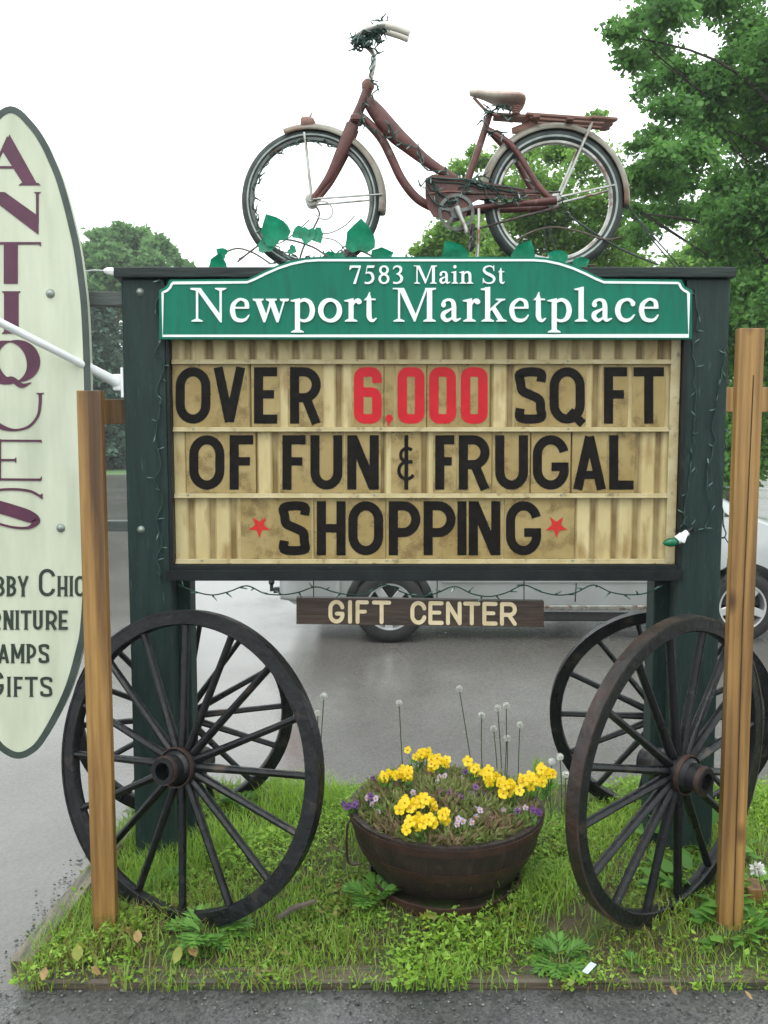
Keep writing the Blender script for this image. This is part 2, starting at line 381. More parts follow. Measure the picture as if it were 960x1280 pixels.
            cr_([(.1, .37, .04), (.2, .405, .06), (.32, .36, .095), (.375, .22, .1), (.33, .09, .09), (.2, .02, .07), (.07, .04, .07)])
        elif ch == '8':
            rib([(.25 + .135 * math.cos(a), .5 + .135 * math.sin(a), .055 + .03 * abs(math.cos(a))) for a in np.linspace(0, 2 * math.pi, 24, endpoint=False)], closed=True)
            rib([(.25 + .155 * math.cos(a), .175 + .16 * math.sin(a), .055 + .035 * abs(math.cos(a))) for a in np.linspace(0, 2 * math.pi, 24, endpoint=False)], closed=True)
        elif ch == '3':
            cr_([(.06, .53, .03), (.12, .61, .055), (.22, .635, .065), (.33, .58, .09), (.34, .48, .09), (.28, .39, .07), (.18, .345, .03)])
            cr_([(.18, .355, .03), (.29, .325, .07), (.375, .21, .1), (.33, .08, .09), (.2, .02, .065), (.06, .04, .07)])
        x += em * adv.get(ch, .5) + track
    return x

# ------------------------------------------------------------------ materials
M = dict(
  post=mat('green_painted_timber', (.009, .021, .0185), (.016, .033, .029), 5, .5, spec=.25, stretch=(6, 6, .7), bump=.25, c3=(.035, .07, .06), s3=14, a3=(.62, .75)),
  black=mat('black_metal', (.004, .006, .007), (.01, .013, .014), 12, .45, spec=.25, bump=.08, c3=(.05, .055, .05), s3=25, a3=(.68, .8)),
  cap=mat('cap_timber', (.006, .012, .011), (.018, .028, .025), 6, .45, spec=.3, stretch=(.6, 5, 5), bump=.2),
  green=mat('sign_green', (.0015, .125, .076), (.002, .152, .094), 3, .5, spec=.22, stretch=(4, 4, .6), c3=(.008, .085, .062), s3=9, a3=(.52, .8), bump=.03),
  white=mat('sign_white', (.68, .74, .72), (.78, .82, .8), 20, .5),
  cream=None,
  rail=mat('cream_rail', (.36, .29, .14), (.46, .39, .23), 14, .45, c3=(.16, .12, .06), s3=30, a3=(.6, .75)),
  tile=mat('yellowed_clear_plastic', (.36, .255, .095), (.46, .355, .16), 5, .25, alpha=.6, spec=.3, c3=(.2, .13, .05), s3=16, a3=(.5, .75)),
  ink=mat('letter_black', (.005, .004, .004), (.011, .009, .008), 30, .42, spec=.1),
  red=mat('letter_red', (.43, .006, .014), (.5, .009, .019), 20, .35, spec=.25),
  star=mat('star_red', (.44, .016, .012), (.5, .03, .022), 20, .4, spec=.25),
  oval=mat('pale_cream_paint', (.47, .495, .38), (.53, .555, .44), 5, .5, spec=.3, stretch=(3, 3, .5), bump=.05, c3=(.40, .43, .33), s3=4, a3=(.5, .78)),
  ovalrim=mat('dark_slate_paint', (.022, .036, .03), (.045, .06, .052), 10, .4),
  plum=mat('plum_paint', (.055, .008, .028), (.085, .014, .045), 10, .4),
  dkgreen=mat('dark_green_paint', (.012, .022, .014), (.02, .032, .02), 10, .5),
  grey=mat('grey_timber', (.07, .085, .08), (.11, .125, .12), 6, .6, stretch=(.6, 5, 5), bump=.2),
  steel=mat('zinc_bolt', (.2, .23, .21), (.3, .33, .3), 20, .45, metal=.6),
  wood=None,
  wet_timber=mat('weathered_timber', (.04, .03, .02), (.10, .075, .052), 5, .6, stretch=(.5, 6, 6), bump=.4, c3=(.03, .045, .02), s3=8, a3=(.5, .65)),
  brown=mat('brown_board', (.024, .013, .009), (.045, .026, .018), 5, .5, stretch=(.7, 5, 5), bump=.2),
  routed=mat('routed_cream', (.5, .4, .24), (.62, .52, .34), 20, .6),
  whiteplastic=mat('white_enamel', (.7, .73, .73), (.8, .82, .82), 8, .25, c3=(.5, .52, .5), s3=9, a3=(.6, .8)),
  wheel=mat('black_painted_wood', (.003, .0035, .005), (.009, .0095, .011), 12, .36, spec=.3, stretch=(1, 1, 1), bump=.25, c3=(.06, .045, .035), s3=9, a3=(.62, .74), rvar=.12),
  rust=mat('rusty_iron', (.03, .013, .009), (.075, .034, .025), 14, .5, bump=.3, c3=(.012, .01, .01), s3=7, a3=(.45, .65), rvar=.15),
  rustdark=mat('blackened_rusty_iron', (.014, .009, .008), (.045, .022, .017), 9, .45, bump=.3, c3=(.008, .008, .008), s3=6, a3=(.42, .6), rvar=.15),
  barrel=mat('old_barrel_staves', (.012, .007, .0055), (.03, .017, .013), 7, .6, stretch=(4, 4, .6), bump=.4, c3=(.07, .05, .042), s3=9, a3=(.62, .75)),
  hoop=mat('rusted_hoop', (.026, .012, .009), (.06, .028, .02), 16, .6, metal=.2, bump=.2),
  bikered=mat('faded_red_paint', (.055, .013, .0105), (.108, .03, .024), 16, .45, bump=.1, c3=(.16, .10, .08), s3=22, a3=(.6, .72), rvar=.12),
  biketyre=mat('old_tyre', (.016, .022, .02), (.04, .05, .046), 20, .7, bump=.1),
  whitewall=mat('whitewall', (.2, .24, .23), (.36, .4, .38), 20, .6),
  chrome=mat('tarnished_chrome', (.28, .27, .24), (.46, .47, .44), 14, .33, metal=.75, c3=(.16, .08, .05), s3=18, a3=(.55, .7), rvar=.15),
  fender=mat('stained_white_fender', (.15, .135, .105), (.29, .27, .22), 9, .42, c3=(.12, .06, .03), s3=7, a3=(.47, .66)),
  rimdark=mat('dull_rim', (.08, .09, .085), (.16, .17, .16), 14, .5, metal=.3, c3=(.06, .03, .02), s3=18, a3=(.5, .7)),
  grip=mat('old_white_grip', (.5, .47, .4), (.64, .6, .52), 14, .6),
  saddle=mat('worn_saddle', (.2, .1, .075), (.4, .3, .25), 12, .5, c3=(.5, .45, .38), s3=7, a3=(.48, .62)),
  rack=mat('rusty_rack', (.13, .055, .04), (.22, .11, .085), 12, .6, bump=.2),
  wire=mat('green_wire', (.004, .022, .015), (.008, .04, .027), 30, .45),
  bulb=mat('clear_bulb', (.05, .10, .085), (.12, .19, .17), 10, .12, spec=.8),
  greenbulb=mat('green_bulb', (.0, .09, .04), (.0, .14, .06), 10, .2),
  ivy=mat('ivy_leaf', (.003, .16, .08), (.008, .30, .16), 30, .4, trans=.4, lo=.3, hi=.7),
  twig=mat('twig', (.06, .045, .035), (.12, .095, .075), 20, .8),
  van=mat('silver_paint', (.42, .44, .44), (.46, .48, .48), 3, .32, metal=.55, coat=.6, c3=(.36, .37, .36), s3=2, a3=(.4, .8)),
  glass=mat('dark_glass', (.008, .012, .011), (.014, .018, .017), 4, .06, spec=.7),
  trim=mat('black_trim', (.012, .013, .013), (.025, .026, .026), 20, .6),
  tyre=mat('rubber', (.008, .008, .008), (.018, .018, .018), 20, .75),
  alloy=mat('alloy', (.45, .46, .46), (.55, .56, .56), 8, .35, metal=.7),
  lamp_r=mat('red_lens', (.35, .01, .01), (.4, .02, .02), 8, .15), lamp_c=mat('clear_lens', (.6, .62, .62), (.7, .7, .7), 8, .08, spec=.8),
  bark=mat('bark', (.025, .02, .015), (.065, .052, .04), 6, .9, stretch=(3, 3, .6), bump=.6),
  leaf_dark=mat('leaf_dark', (.03, .07, .02), rough=.55, tint=[(.07, .17, .045), (.12, .28, .06), (.2, .40, .085)], trans=.54),
  leaf_mid=mat('leaf_mid', (.04, .1, .02), rough=.55, tint=[(.1, .21, .04), (.18, .34, .055), (.27, .45, .085)], trans=.52),
  leaf_far=mat('leaf_far', (.04, .1, .04), rough=.7, tint=[(.09, .19, .065), (.14, .27, .09), (.19, .34, .12)], trans=.5),
  needle=mat('needle', (.02, .05, .03), rough=.8, tint=[(.02, .05, .032), (.035, .075, .048), (.05, .1, .065)]),
  grass=mat('grass', (.05, .12, .02), rough=.5, tint=[(.24, .18, .06), (.21, .25, .04), (.19, .34, .036), (.26, .46, .05), (.38, .56, .08)], trans=.48),
  weed=mat('weed', (.05, .12, .02), rough=.5, tint=[(.08, .2, .045), (.13, .30, .05), (.2, .4, .07)], trans=.48),
  yleaf=mat('yellowed_leaf', (.17, .2, .02), (.26, .27, .04), 30, .5, trans=.3),
  dleaf=mat('dead_leaf', (.16, .09, .03), (.28, .18, .06), 40, .6),
  petal_y=mat('yellow_petal', (.72, .48, .003), (.82, .62, .008), 30, .5, trans=.25),
  petal_p=mat('violet_petal', (.1, .03, .16), (.17, .06, .24), 60, .5, trans=.2),
  petal_w=mat('pale_lilac_petal', (.3, .22, .38), (.55, .48, .58), 60, .5, trans=.2),
  heart=mat('flower_centre', (.5, .2, .003), (.6, .28, .004), 30, .5),
  dry=mat('planter_foliage', (.08, .09, .03), rough=.6, tint=[(.26, .17, .11), (.16, .2, .05), (.2, .25, .07), (.34, .34, .15)], trans=.42),
  soil=mat('soil', (.035, .026, .016), (.075, .058, .034), 16, .95, bump=.5, c3=(.05, .075, .02), s3=6, a3=(.45, .6)),
  puff=mat('seed_fluff', (.74, .74, .7), (.8, .8, .76), 30, .9, trans=.2),
  stem=mat('stem', (.04, .075, .02), (.07, .1, .035), 20, .6),
  paper=mat('paper', (.4, .56, .68), (.55, .68, .76), 20, .6),
)
def wood_mat():
    m = mat('yellow_pine', (.16, .08, .022), (.35, .20, .06), 3.2, .5, stretch=(7, 7, .45), bump=.15, bscale=9, lo=.32, hi=.66, c3=(.075, .034, .011), s3=1.9, a3=(.5, .7))
    n = m.node_tree.nodes; l = m.node_tree.links.new; b = n['Principled BSDF']
    src = b.inputs['Base Color'].links[0].from_socket
    t = n.new('ShaderNodeTexCoord'); mp = n.new('ShaderNodeMapping'); mp.inputs['Scale'].default_value = (6, 6, .4)
    wv = n.new('ShaderNodeTexWave'); wv.inputs['Scale'].default_value = 1.7; wv.inputs['Distortion'].default_value = 6; wv.inputs['Detail'].default_value = 3
    l(t.outputs['Object'], mp.inputs[0]); l(mp.outputs[0], wv.inputs[0])
    rp = n.new('ShaderNodeValToRGB'); rp.color_ramp.elements[0].color = (.6, .47, .34, 1); rp.color_ramp.elements[1].position = .6; rp.color_ramp.elements[1].color = (1, 1, 1, 1)
    l(wv.outputs[0], rp.inputs[0]); mu = n.new('ShaderNodeMixRGB'); mu.blend_type = 'MULTIPLY'; mu.inputs[0].default_value = .45
    l(src, mu.inputs[1]); l(rp.outputs[0], mu.inputs[2])
    vo = n.new('ShaderNodeTexVoronoi'); vo.inputs['Scale'].default_value = 1; mp2 = n.new('ShaderNodeMapping'); mp2.inputs['Scale'].default_value = (7, 7, 3.1)
    l(t.outputs['Object'], mp2.inputs[0]); l(mp2.outputs[0], vo.inputs[0])
    r2 = n.new('ShaderNodeValToRGB'); r2.color_ramp.elements[0].position = .05; r2.color_ramp.elements[0].color = (.18, .1, .06, 1); r2.color_ramp.elements[1].position = .17; r2.color_ramp.elements[1].color = (1, 1, 1, 1)
    l(vo.outputs['Distance'], r2.inputs[0]); m2 = n.new('ShaderNodeMixRGB'); m2.blend_type = 'MULTIPLY'; m2.inputs[0].default_value = .85
    l(mu.outputs[0], m2.inputs[1]); l(r2.outputs[0], m2.inputs[2]); l(m2.outputs[0], b.inputs['Base Color'])
    return m
M['wood'] = wood_mat()
def cream_mat():
    m = mat('yellowed_backing', (.42, .325, .145), (.52, .43, .225), 4, .42, stretch=(2.5, 1, .8), c3=(.26, .17, .06), s3=9, a3=(.5, .75))
    n = m.node_tree.nodes; l = m.node_tree.links.new; b = n['Principled BSDF']
    src = b.inputs['Base Color'].links[0].from_socket
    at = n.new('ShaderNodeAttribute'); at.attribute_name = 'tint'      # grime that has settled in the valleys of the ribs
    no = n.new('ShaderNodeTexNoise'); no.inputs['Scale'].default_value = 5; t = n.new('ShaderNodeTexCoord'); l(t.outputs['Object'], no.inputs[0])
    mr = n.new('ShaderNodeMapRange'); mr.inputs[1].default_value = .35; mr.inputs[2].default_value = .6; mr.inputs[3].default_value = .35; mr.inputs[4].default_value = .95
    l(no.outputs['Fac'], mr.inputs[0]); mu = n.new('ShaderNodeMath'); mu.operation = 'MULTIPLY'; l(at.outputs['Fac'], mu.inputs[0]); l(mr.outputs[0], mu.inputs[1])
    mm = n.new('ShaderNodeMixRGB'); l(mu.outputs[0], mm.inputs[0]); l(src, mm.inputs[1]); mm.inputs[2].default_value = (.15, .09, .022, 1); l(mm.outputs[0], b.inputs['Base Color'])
    return m
M['cream'] = cream_mat()
def asphalt_mat(name, base, base2, wet_lo, wet_hi, stone):
    m = bpy.data.materials.new(name); m.use_nodes = True
    n = m.node_tree.nodes; l = m.node_tree.links.new; b = n['Principled BSDF']
    t = n.new('ShaderNodeTexCoord')
    big = n.new('ShaderNodeTexNoise'); big.inputs['Scale'].default_value = .35; big.inputs['Detail'].default_value = 7; big.inputs['Roughness'].default_value = .62
    mp = n.new('ShaderNodeMapping'); mp.inputs['Scale'].default_value = (1., .8, 1); mp.inputs['Location'].default_value = (3.1, 1.7, 0)
    l(t.outputs['Object'], mp.inputs[0]); l(mp.outputs[0], big.inputs[0])
    fine = n.new('ShaderNodeTexVoronoi'); fine.inputs['Scale'].default_value = 95
    l(t.outputs['Object'], fine.inputs[0])
    rp = n.new('ShaderNodeValToRGB'); rp.color_ramp.elements[0].color = (*base, 1); rp.color_ramp.elements[1].color = (*base2, 1)
    rp.color_ramp.elements[0].position = .35; rp.color_ramp.elements[1].position = .65; l(big.outputs['Fac'], rp.inputs[0])
    rs = n.new('ShaderNodeValToRGB'); rs.color_ramp.elements[0].color = (.8, .8, .8, 1); rs.color_ramp.elements[1].color = (1.1 * stone, 1.09 * stone, 1.06 * stone, 1)
    bw = n.new('ShaderNodeRGBToBW'); l(fine.outputs['Color'], bw.inputs[0]); l(bw.outputs[0], rs.inputs[0])
    mu = n.new('ShaderNodeMixRGB'); mu.blend_type = 'MULTIPLY'; mu.inputs[0].default_value = 1; l(rp.outputs[0], mu.inputs[1]); l(rs.outputs[0], mu.inputs[2])
    l(mu.outputs[0], b.inputs['Base Color'])
    sep = n.new('ShaderNodeSeparateXYZ'); l(t.outputs['Object'], sep.inputs[0])
    # the lot drains to its left: water stands there
    sl_ = n.new('ShaderNodeMapRange'); sl_.inputs[1].default_value = .5; sl_.inputs[2].default_value = -1.6; sl_.inputs[3].default_value = -.06; sl_.inputs[4].default_value = .14
    l(sep.outputs[0], sl_.inputs[0]); ad = n.new('ShaderNodeMath'); l(big.outputs['Fac'], ad.inputs[0]); l(sl_.outputs[0], ad.inputs[1])
    mr = n.new('ShaderNodeMapRange'); mr.inputs[1].default_value = wet_lo; mr.inputs[2].default_value = wet_hi; mr.inputs[3].default_value = .3; mr.inputs[4].default_value = .16
    l(ad.outputs[0], mr.inputs[0]); l(mr.outputs[0], b.inputs['Roughness'])
    bp = n.new('ShaderNodeBump'); bp.inputs['Distance'].default_value = .004
    bs = n.new('ShaderNodeMapRange'); bs.inputs[1].default_value = wet_lo; bs.inputs[2].default_value = wet_hi; bs.inputs[3].default_value = .4; bs.inputs[4].default_value = .05
    l(ad.outputs[0], bs.inputs[0]); l(bs.outputs[0], bp.inputs['Strength']); l(fine.outputs['Distance'], bp.inputs['Height']); l(bp.outputs[0], b.inputs['Normal'])
    b.inputs['Specular IOR Level'].default_value = .6
    return m
M['asphalt'] = asphalt_mat('wet_asphalt', (.062, .054, .048), (.14, .132, .126), .38, .58, 1.15)
M['asphalt2'] = asphalt_mat('dark_asphalt', (.034, .034, .036), (.06, .06, .06), .5, .75, 2.2)
M['lawn'] = mat('lawn', (.04, .085, .02), (.06, .12, .03), 2, .9, bump=.3)

# ------------------------------------------------------------------ setting: ground
def sheet(name, pts, z, m, kind='structure'):
    o = MB().add([(x, y, z) for x, y in pts], [tuple(range(len(pts)))]).build(name, m); o['kind'] = kind; return o
sheet('ground', [(-150, -30), (150, -30), (150, 190), (-150, 190)], -.02, M['lawn'])
sheet('parking_lot', [(-45, -25), (45, -25), (45, 40), (-45, 40)], -.008, M['asphalt'])
sheet('pavement', [(-45, -25), (45, -25), (45, 2.722), (-45, 2.722)], -.003, M['asphalt2'])
bx0, by0 = -1.03, 2.80                                                  # the planted bed
BED = [(-1.17, 2.81), (4.6, 2.79), (4.6, 4.4), (2.2, 4.42), (.4, 4.38), (-.75, 4.36), (-1.15, 4.1)]
# gently mounded soil of the bed
nx, ny = 90, 28
V = []; 
for j in range(ny):
    for i in range(nx):
        fx = i / (nx - 1); fy = j / (ny - 1)
        x = -1.17 + fx * 5.8 + .0 * fy; y = 2.8 + fy * 1.58
        edge = min(fx * 14, (1 - fx) * 14, fy * 6, (1 - fy) * 6, 1)
        V.append((x, y, .012 + .043 * edge + .012 * edge * math.sin(x * 5 + y * 3) * math.cos(y * 7 - x * 2)))
Fq = [(j * nx + i, j * nx + i + 1, (j + 1) * nx + i + 1, (j + 1) * nx + i) for j in range(ny - 1) for i in range(nx - 1)]
Vs = list(V); V2 = V
b_ = MB().add(V, Fq, True)
# skirt down to the lot
ring = [i for i in range(nx)] + [j * nx + nx - 1 for j in range(1, ny)] + [(ny - 1) * nx + i for i in range(nx - 2, -1, -1)] + [j * nx for j in range(ny - 2, 0, -1)]
b_.add([V[i] for i in ring] + [(V[i][0], V[i][1], -.015) for i in ring], [(k, (k + 1) % len(ring), len(ring) + (k + 1) % len(ring), len(ring) + k) for k in range(len(ring))])
bed = b_.build('soil_bed', M['soil']); bed['kind'] = 'structure'
def bedz(x, y):
    fx = (x + 1.17) / 5.8; fy = (y - 2.8) / 1.58; e = max(0, min(fx * 14, (1 - fx) * 14, fy * 6, (1 - fy) * 6, 1))
    return .012 + .043 * e + .012 * e * math.sin(x * 5 + y * 3) * math.cos(y * 7 - x * 2)
# timber edging
t_ = MB(); t_.beam((-1.16, 2.768, -.018), (1.35, 2.772, -.016), .09, .09, bev=.008)
tag(t_.build('landscape_timber', M['wet_timber']), 'weathered landscape timber half buried along the front edge of the grass', 'timber edging', 'timbers edging the bed')
t_ = MB(); t_.beam((1.362, 2.772, -.014), (4.55, 2.77, -.02), .09, .09, bev=.008)
tag(t_.build('landscape_timber', M['wet_timber']), 'weathered landscape timber edging the grass at the right front corner', 'timber edging', 'timbers edging the bed')
t_ = MB(); t_.beam((-1.225, 2.83, -.008), (-1.14, 3.75, .025), .085, .09, bev=.008)
tag(t_.build('landscape_timber', mat('bleached_timber', (.075, .062, .046), (.2, .165, .125), 5, .5, stretch=(6, .6, 6), bump=.3, c3=(.04, .05, .025), s3=7, a3=(.5, .62))), 'pale landscape timber running back along the left edge of the grass', 'timber edging', 'timbers edging the bed')

# ------------------------------------------------------------------ the marquee sign
YS = 3.5
def X_(px, Y=YS): return P(px, 540, Y).x
def Z_(py, Y=YS): return P(480, py, Y).z
root = thing('marquee_sign', 'dark green timber marquee sign with yellowed letter board lettered OVER 6,000 SQ FT', 'sign', (0, 3.6, 0))
zc0, zc1 = Z_(348), Z_(335)
for (a, b, side) in ((156, 209, -1), (853, 907, 1)):
    x0, x1 = X_(a), X_(b)
    m = MB(); m.box(x0, x1, 3.5, 3.625, -.1, zc0 - .002, .006)
    po = m.build('post', M['post'], root)
    m = MB()
    if side < 0: m.box(x0 + .02, X_(234, 3.63), 3.629, 3.735, -.1, Z_(700), .006)
    else: m.box(X_(823, 3.63), x1 - .02, 3.629, 3.735, -.1, Z_(700), .006)
    m.build('rear_post', M['post'], root)
# cabinet: beams, frame, backing
m = MB(); m.box(X_(209) + .002, X_(853) - .002, 3.512, 3.70, Z_(424), zc0 - .002, .004); m.build('top_beam', M['post'], root)
m = MB(); m.box(X_(149), X_(911), 3.475, 3.74, zc0, zc1, .005); m.build('cap', M['cap'], root)
m = MB(); xi0, xi1 = X_(214), X_(851)
m.box(X_(209) + .002, xi0, 3.494, 3.70, Z_(724), Z_(424) - .002, .003); m.box(xi1, X_(853) - .002 + .012, 3.494, 3.499, Z_(724), Z_(424) - .002, .001)
m.box(xi1, X_(853) - .002, 3.503, 3.70, Z_(724), Z_(424) - .002, .002)
m.box(X_(205), X_(857), 3.478, 3.4935, Z_(725), Z_(712), .002); m.box(xi0 + .001, xi1 - .001, 3.4945, 3.70, Z_(724), Z_(706), .002)
m.build('frame', M['black'], root)
# ribbed backing: trapezoid corrugation
per = X_(213 + 27) - X_(213); m = MB(); pts = []; tint = []
x = xi0 + .001
while x < xi1 - .001:
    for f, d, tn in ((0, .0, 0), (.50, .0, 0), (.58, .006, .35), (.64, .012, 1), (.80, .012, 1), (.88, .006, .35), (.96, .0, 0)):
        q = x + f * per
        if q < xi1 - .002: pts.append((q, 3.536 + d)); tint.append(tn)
    x += per
pts.append((xi1 - .001, 3.536)); tint.append(0)
zb0, zb1 = Z_(708), Z_(422)
zs = np.linspace(zb0, zb1, 12); n = len(pts)
m.add([(px, py, z) for z in zs for px, py in pts], [(j * n + i, j * n + i + 1, (j + 1) * n + i + 1, (j + 1) * n + i) for j in range(11) for i in range(n - 1)])
m.add([(xi0, 3.56, zb0), (xi1, 3.56, zb0), (xi1, 3.56, zb1), (xi0, 3.56, zb1)], [(0, 1, 2, 3)])
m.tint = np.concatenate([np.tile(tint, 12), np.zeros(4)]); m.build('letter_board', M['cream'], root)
for py in (452.5, 537, 620, 702):
    m = MB(); z = Z_(py, 3.52); m.box(xi0 + .002, X_(838), 3.519, 3.535, z - .008, z + .010, .002)
    m.box(xi0 + .002, X_(838), 3.512, 3.519, z - .008, z - .003, .001); rl = m.build('rail', M['rail'], root)
    for i in range(6):
        b = MB(); q = X_(232 + i * 118 + (py * 7) % 31); b.lathe([(.0, -.003), (.0035, -.003), (.0045, .0), (.0045, .002)], Matrix.Translation((q, 3.518, z + .004)) @ Matrix.Rotation(R(90), 4, 'X') @ Matrix.Rotation(R(180), 4, 'X'), 8)
        if i % 2 == 0: b.build('screw', M['steel'], rl)
m = MB(); m.box(X_(838) + .001, xi1 - .002, 3.52, 3.535, zb0, zb1 - .001, .002); m.build('side_channel', M['rail'], root)
for px, py in ((175, 365), (176, 662)):
    c = P(px, py, 3.5); m = MB(); m.lathe([(0, .012), (.006, .011), (.012, .006), (.016, -.001)], Matrix.Translation((c.x, 3.499, c.z)) @ Matrix.Rotation(R(90), 4, 'X'), 14); m.build('bolt', M['steel'], root)

# letter panels: clear yellowed tiles, lifted in and out of the rails one by one
rows = [
 (459, 529.5, [('O', 219.5, 263), ('V', 267.5, 306), ('E', 317.5, 346.5), ('R', 362.5, 401), ('6', 442.5, 477), (',', 482, 491), ('0', 497, 530.5), ('0', 536.5, 570), ('0', 576, 609.5), ('S', 645, 681.5), ('Q', 687, 731), ('F', 755, 784), ('T', 792, 830)], ['OVER'] * 4 + ['6,000'] * 5 + ['SQ'] * 2 + ['FT'] * 2),
 (544, 612, [('O', 236.5, 280.5), ('F', 287, 316.5), ('F', 353, 382), ('U', 388, 428), ('N', 434, 473.5), ('&', 497, 516.5), ('F', 544, 568), ('R', 573.5, 612), ('U', 619, 660), ('G', 666, 711), ('A', 717, 757), ('L', 761.5, 792)], ['OF'] * 2 + ['FUN'] * 3 + ['&'] + ['FRUGAL'] * 6),
 (626.5, 694, [('*', 310.5, 338), ('S', 350, 386), ('H', 396, 432), ('O', 435.5, 479), ('P', 486, 525.5), ('P', 529.5, 569.5), ('I', 572.5, 582.5), ('N', 586, 625.5), ('G', 632.5, 676.5), ('*', 682, 709.5)], ['SHOPPING'] * 10)]
labels = {(0, 6): 'red zero right after the comma of 6,000 on the letter board', (0, 7): 'red zero between two other red zeros in 6,000', (0, 8): 'last red zero of 6,000 on the letter board',
          (1, 5): 'thin black ampersand panel standing between FUN and FRUGAL', (2, 0): 'red star panel before the word SHOPPING on the letter board', (2, 9): 'red star panel after the word SHOPPING on the letter board',
          (2, 4): 'first black letter P of SHOPPING on the letter board', (2, 5): 'second black letter P of SHOPPING, just before the I', (0, 4): 'red squared figure 6 beginning 6,000 on the letter board', (0, 5): 'small red comma panel after the figure 6 of 6,000'}
for r, (yt, yb, ls, words) in enumerate(rows):
    for i, (ch, a, b) in enumerate(ls):
        lab = labels.get((r, i)) or 'black letter %s panel in the word %s on the letter board' % (ch, words[i])
        pad = 2.6 if ch not in '*&,' else (9 if ch == '*' else 8 if ch == '&' else 1.5)
        ytile = (yt - 4.5, yb + 4.)
        p0 = P(a - pad, ytile[1], 3.53); p1 = P(b + pad, ytile[0], 3.53)
        t = thing('letter_panel', lab, 'sign letter', ((p0.x + p1.x) / 2, 3.53, p0.z), 'changeable letters on the letter board')
        yo = 3.5285 + .0016 * (i % 2)
        m = MB(); m.box(p0.x, p1.x, yo, yo + .0012, p0.z, p1.z); m.build('clear_tile', M['tile'], t)
        ink = Ink(yo - .0016, .0013)
        redc = ch in '6,0'
        if ch == '*': sans(ink, ch, a, b, 644, 672, 11)
        else: sans(ink, ch, a, b, yt, yb, 11.4 if not redc else 11.8)
        ink.mb.build('glyph', M['star'] if ch == '*' else M['red'] if redc else M['ink'], t)

# ------------------------------------------------------------------ green address sign on the marquee
c0 = P(532, 424, 3.46)
root = thing('name_board', 'green board with white border reading 7583 Main St Newport Marketplace', 'sign', (c0.x, 3.46, c0.z))
def outline(ins):
    top = 321 + ins; s = 349.5 + ins; lx = 199 + ins; rx = 865 - ins; bt = 424 - ins
    half = [(top, 135), (322 + ins, 150), (325.5 + ins, 167), (331 + ins, 184), (338 + ins, 200), (344.5 + ins, 213), (348.6 + ins, 223 )]
    cx = 532
    ps = [(lx, bt)]
    ps += [(lx, s + 13 - ins * .3)] + [(lx - ins * .0 + 12.5 * math.sin(R(a)) * 1., s + 13 - 12.5 * (1 - math.cos(R(a)))) for a in ()]
    ps += [(lx + 13 - 12.5 * math.cos(R(a)), s + 13 - ins * .3 - 0 - 12.5 * (math.sin(R(a)))) if False else (lx + 12 * (1 - math.cos(R(a))), s + 12.5 - 12 * math.sin(R(a)) ) for a in ()]
    # hollow (cove) corner: quarter circle centred on the corner itself
    ps += [(199 + ins * .4 + (12 + ins * .6) * math.sin(R(a)), 349.5 + ins * .4 + (12 + ins * .6) * math.cos(R(a))) for a in (15, 35, 55, 75)]
    ps += [(lx + 13, s)]
    ps += [(cx - d, y) for y, d in half[::-1]] + [(cx + d, y) for y, d in half]
    ps += [(rx - 13, s)]
    ps += [(865 - ins * .4 - (12 + ins * .6) * math.sin(R(a)), 349.5 + ins * .4 + (12 + ins * .6) * math.cos(R(a))) for a in (75, 55, 35, 15)]
    ps += [(rx, s + 13), (rx, bt)]
    return ps
ink = Ink(3.44, .03); ink.poly(outline(0)); bd = ink.mb.build('board', M['green'], root)
ink = Ink(3.4365, .0045); ink.ribbon(outline(4.2), 2.8, closed=True); ink.mb.build('border', M['white'], root)
for line, x, base, em, tr in (('Newport Marketplace', 238, 402, 63.6, 1.72), ('7583 Main St', 435.5, 354.5, 34.2, .85)):
    for word in line.split():
        ink = Ink(3.4345, .0065); x = serif_text(ink, word, x, base, em, tr) + .25 * em + tr; ink.mb.build('lettering', M['white'], root)

# ------------------------------------------------------------------ hanging board
c0 = P(525, 783, 3.46)
root = thing('hanging_board', 'narrow brown board with routed cream letters GIFT CENTER hanging under the marquee', 'sign', (c0.x, 3.55, c0.z))
ink = Ink(3.54, .035); ink.poly([(370.5, 747), (680, 751.5), (680, 784), (370.5, 780)]); ink.mb.build('board', M['brown'], root)
ink = Ink(3.5375, .004)
for ch, a, b in (('G', 410.5, 430.5), ('I', 434, 441), ('F', 444.5, 461), ('T', 465, 489), ('C', 513, 533), ('E', 535.5, 554.5), ('N', 557.5, 577), ('T', 579, 600.5), ('E', 603, 622), ('R', 625, 646)):
    sans(ink, ch, a, b, 750.8, 780.2, 4.9, rnd=True, tilt=.0125)
ink.mb.build('lettering', M['routed'], root)
for px in (392, 655):
    m = MB(); a = P(px, 724, 3.557); b = P(px, 750, 3.557); m.tube([a, b], .0022, 6); m.build('hanger_wire', M['black'], root)

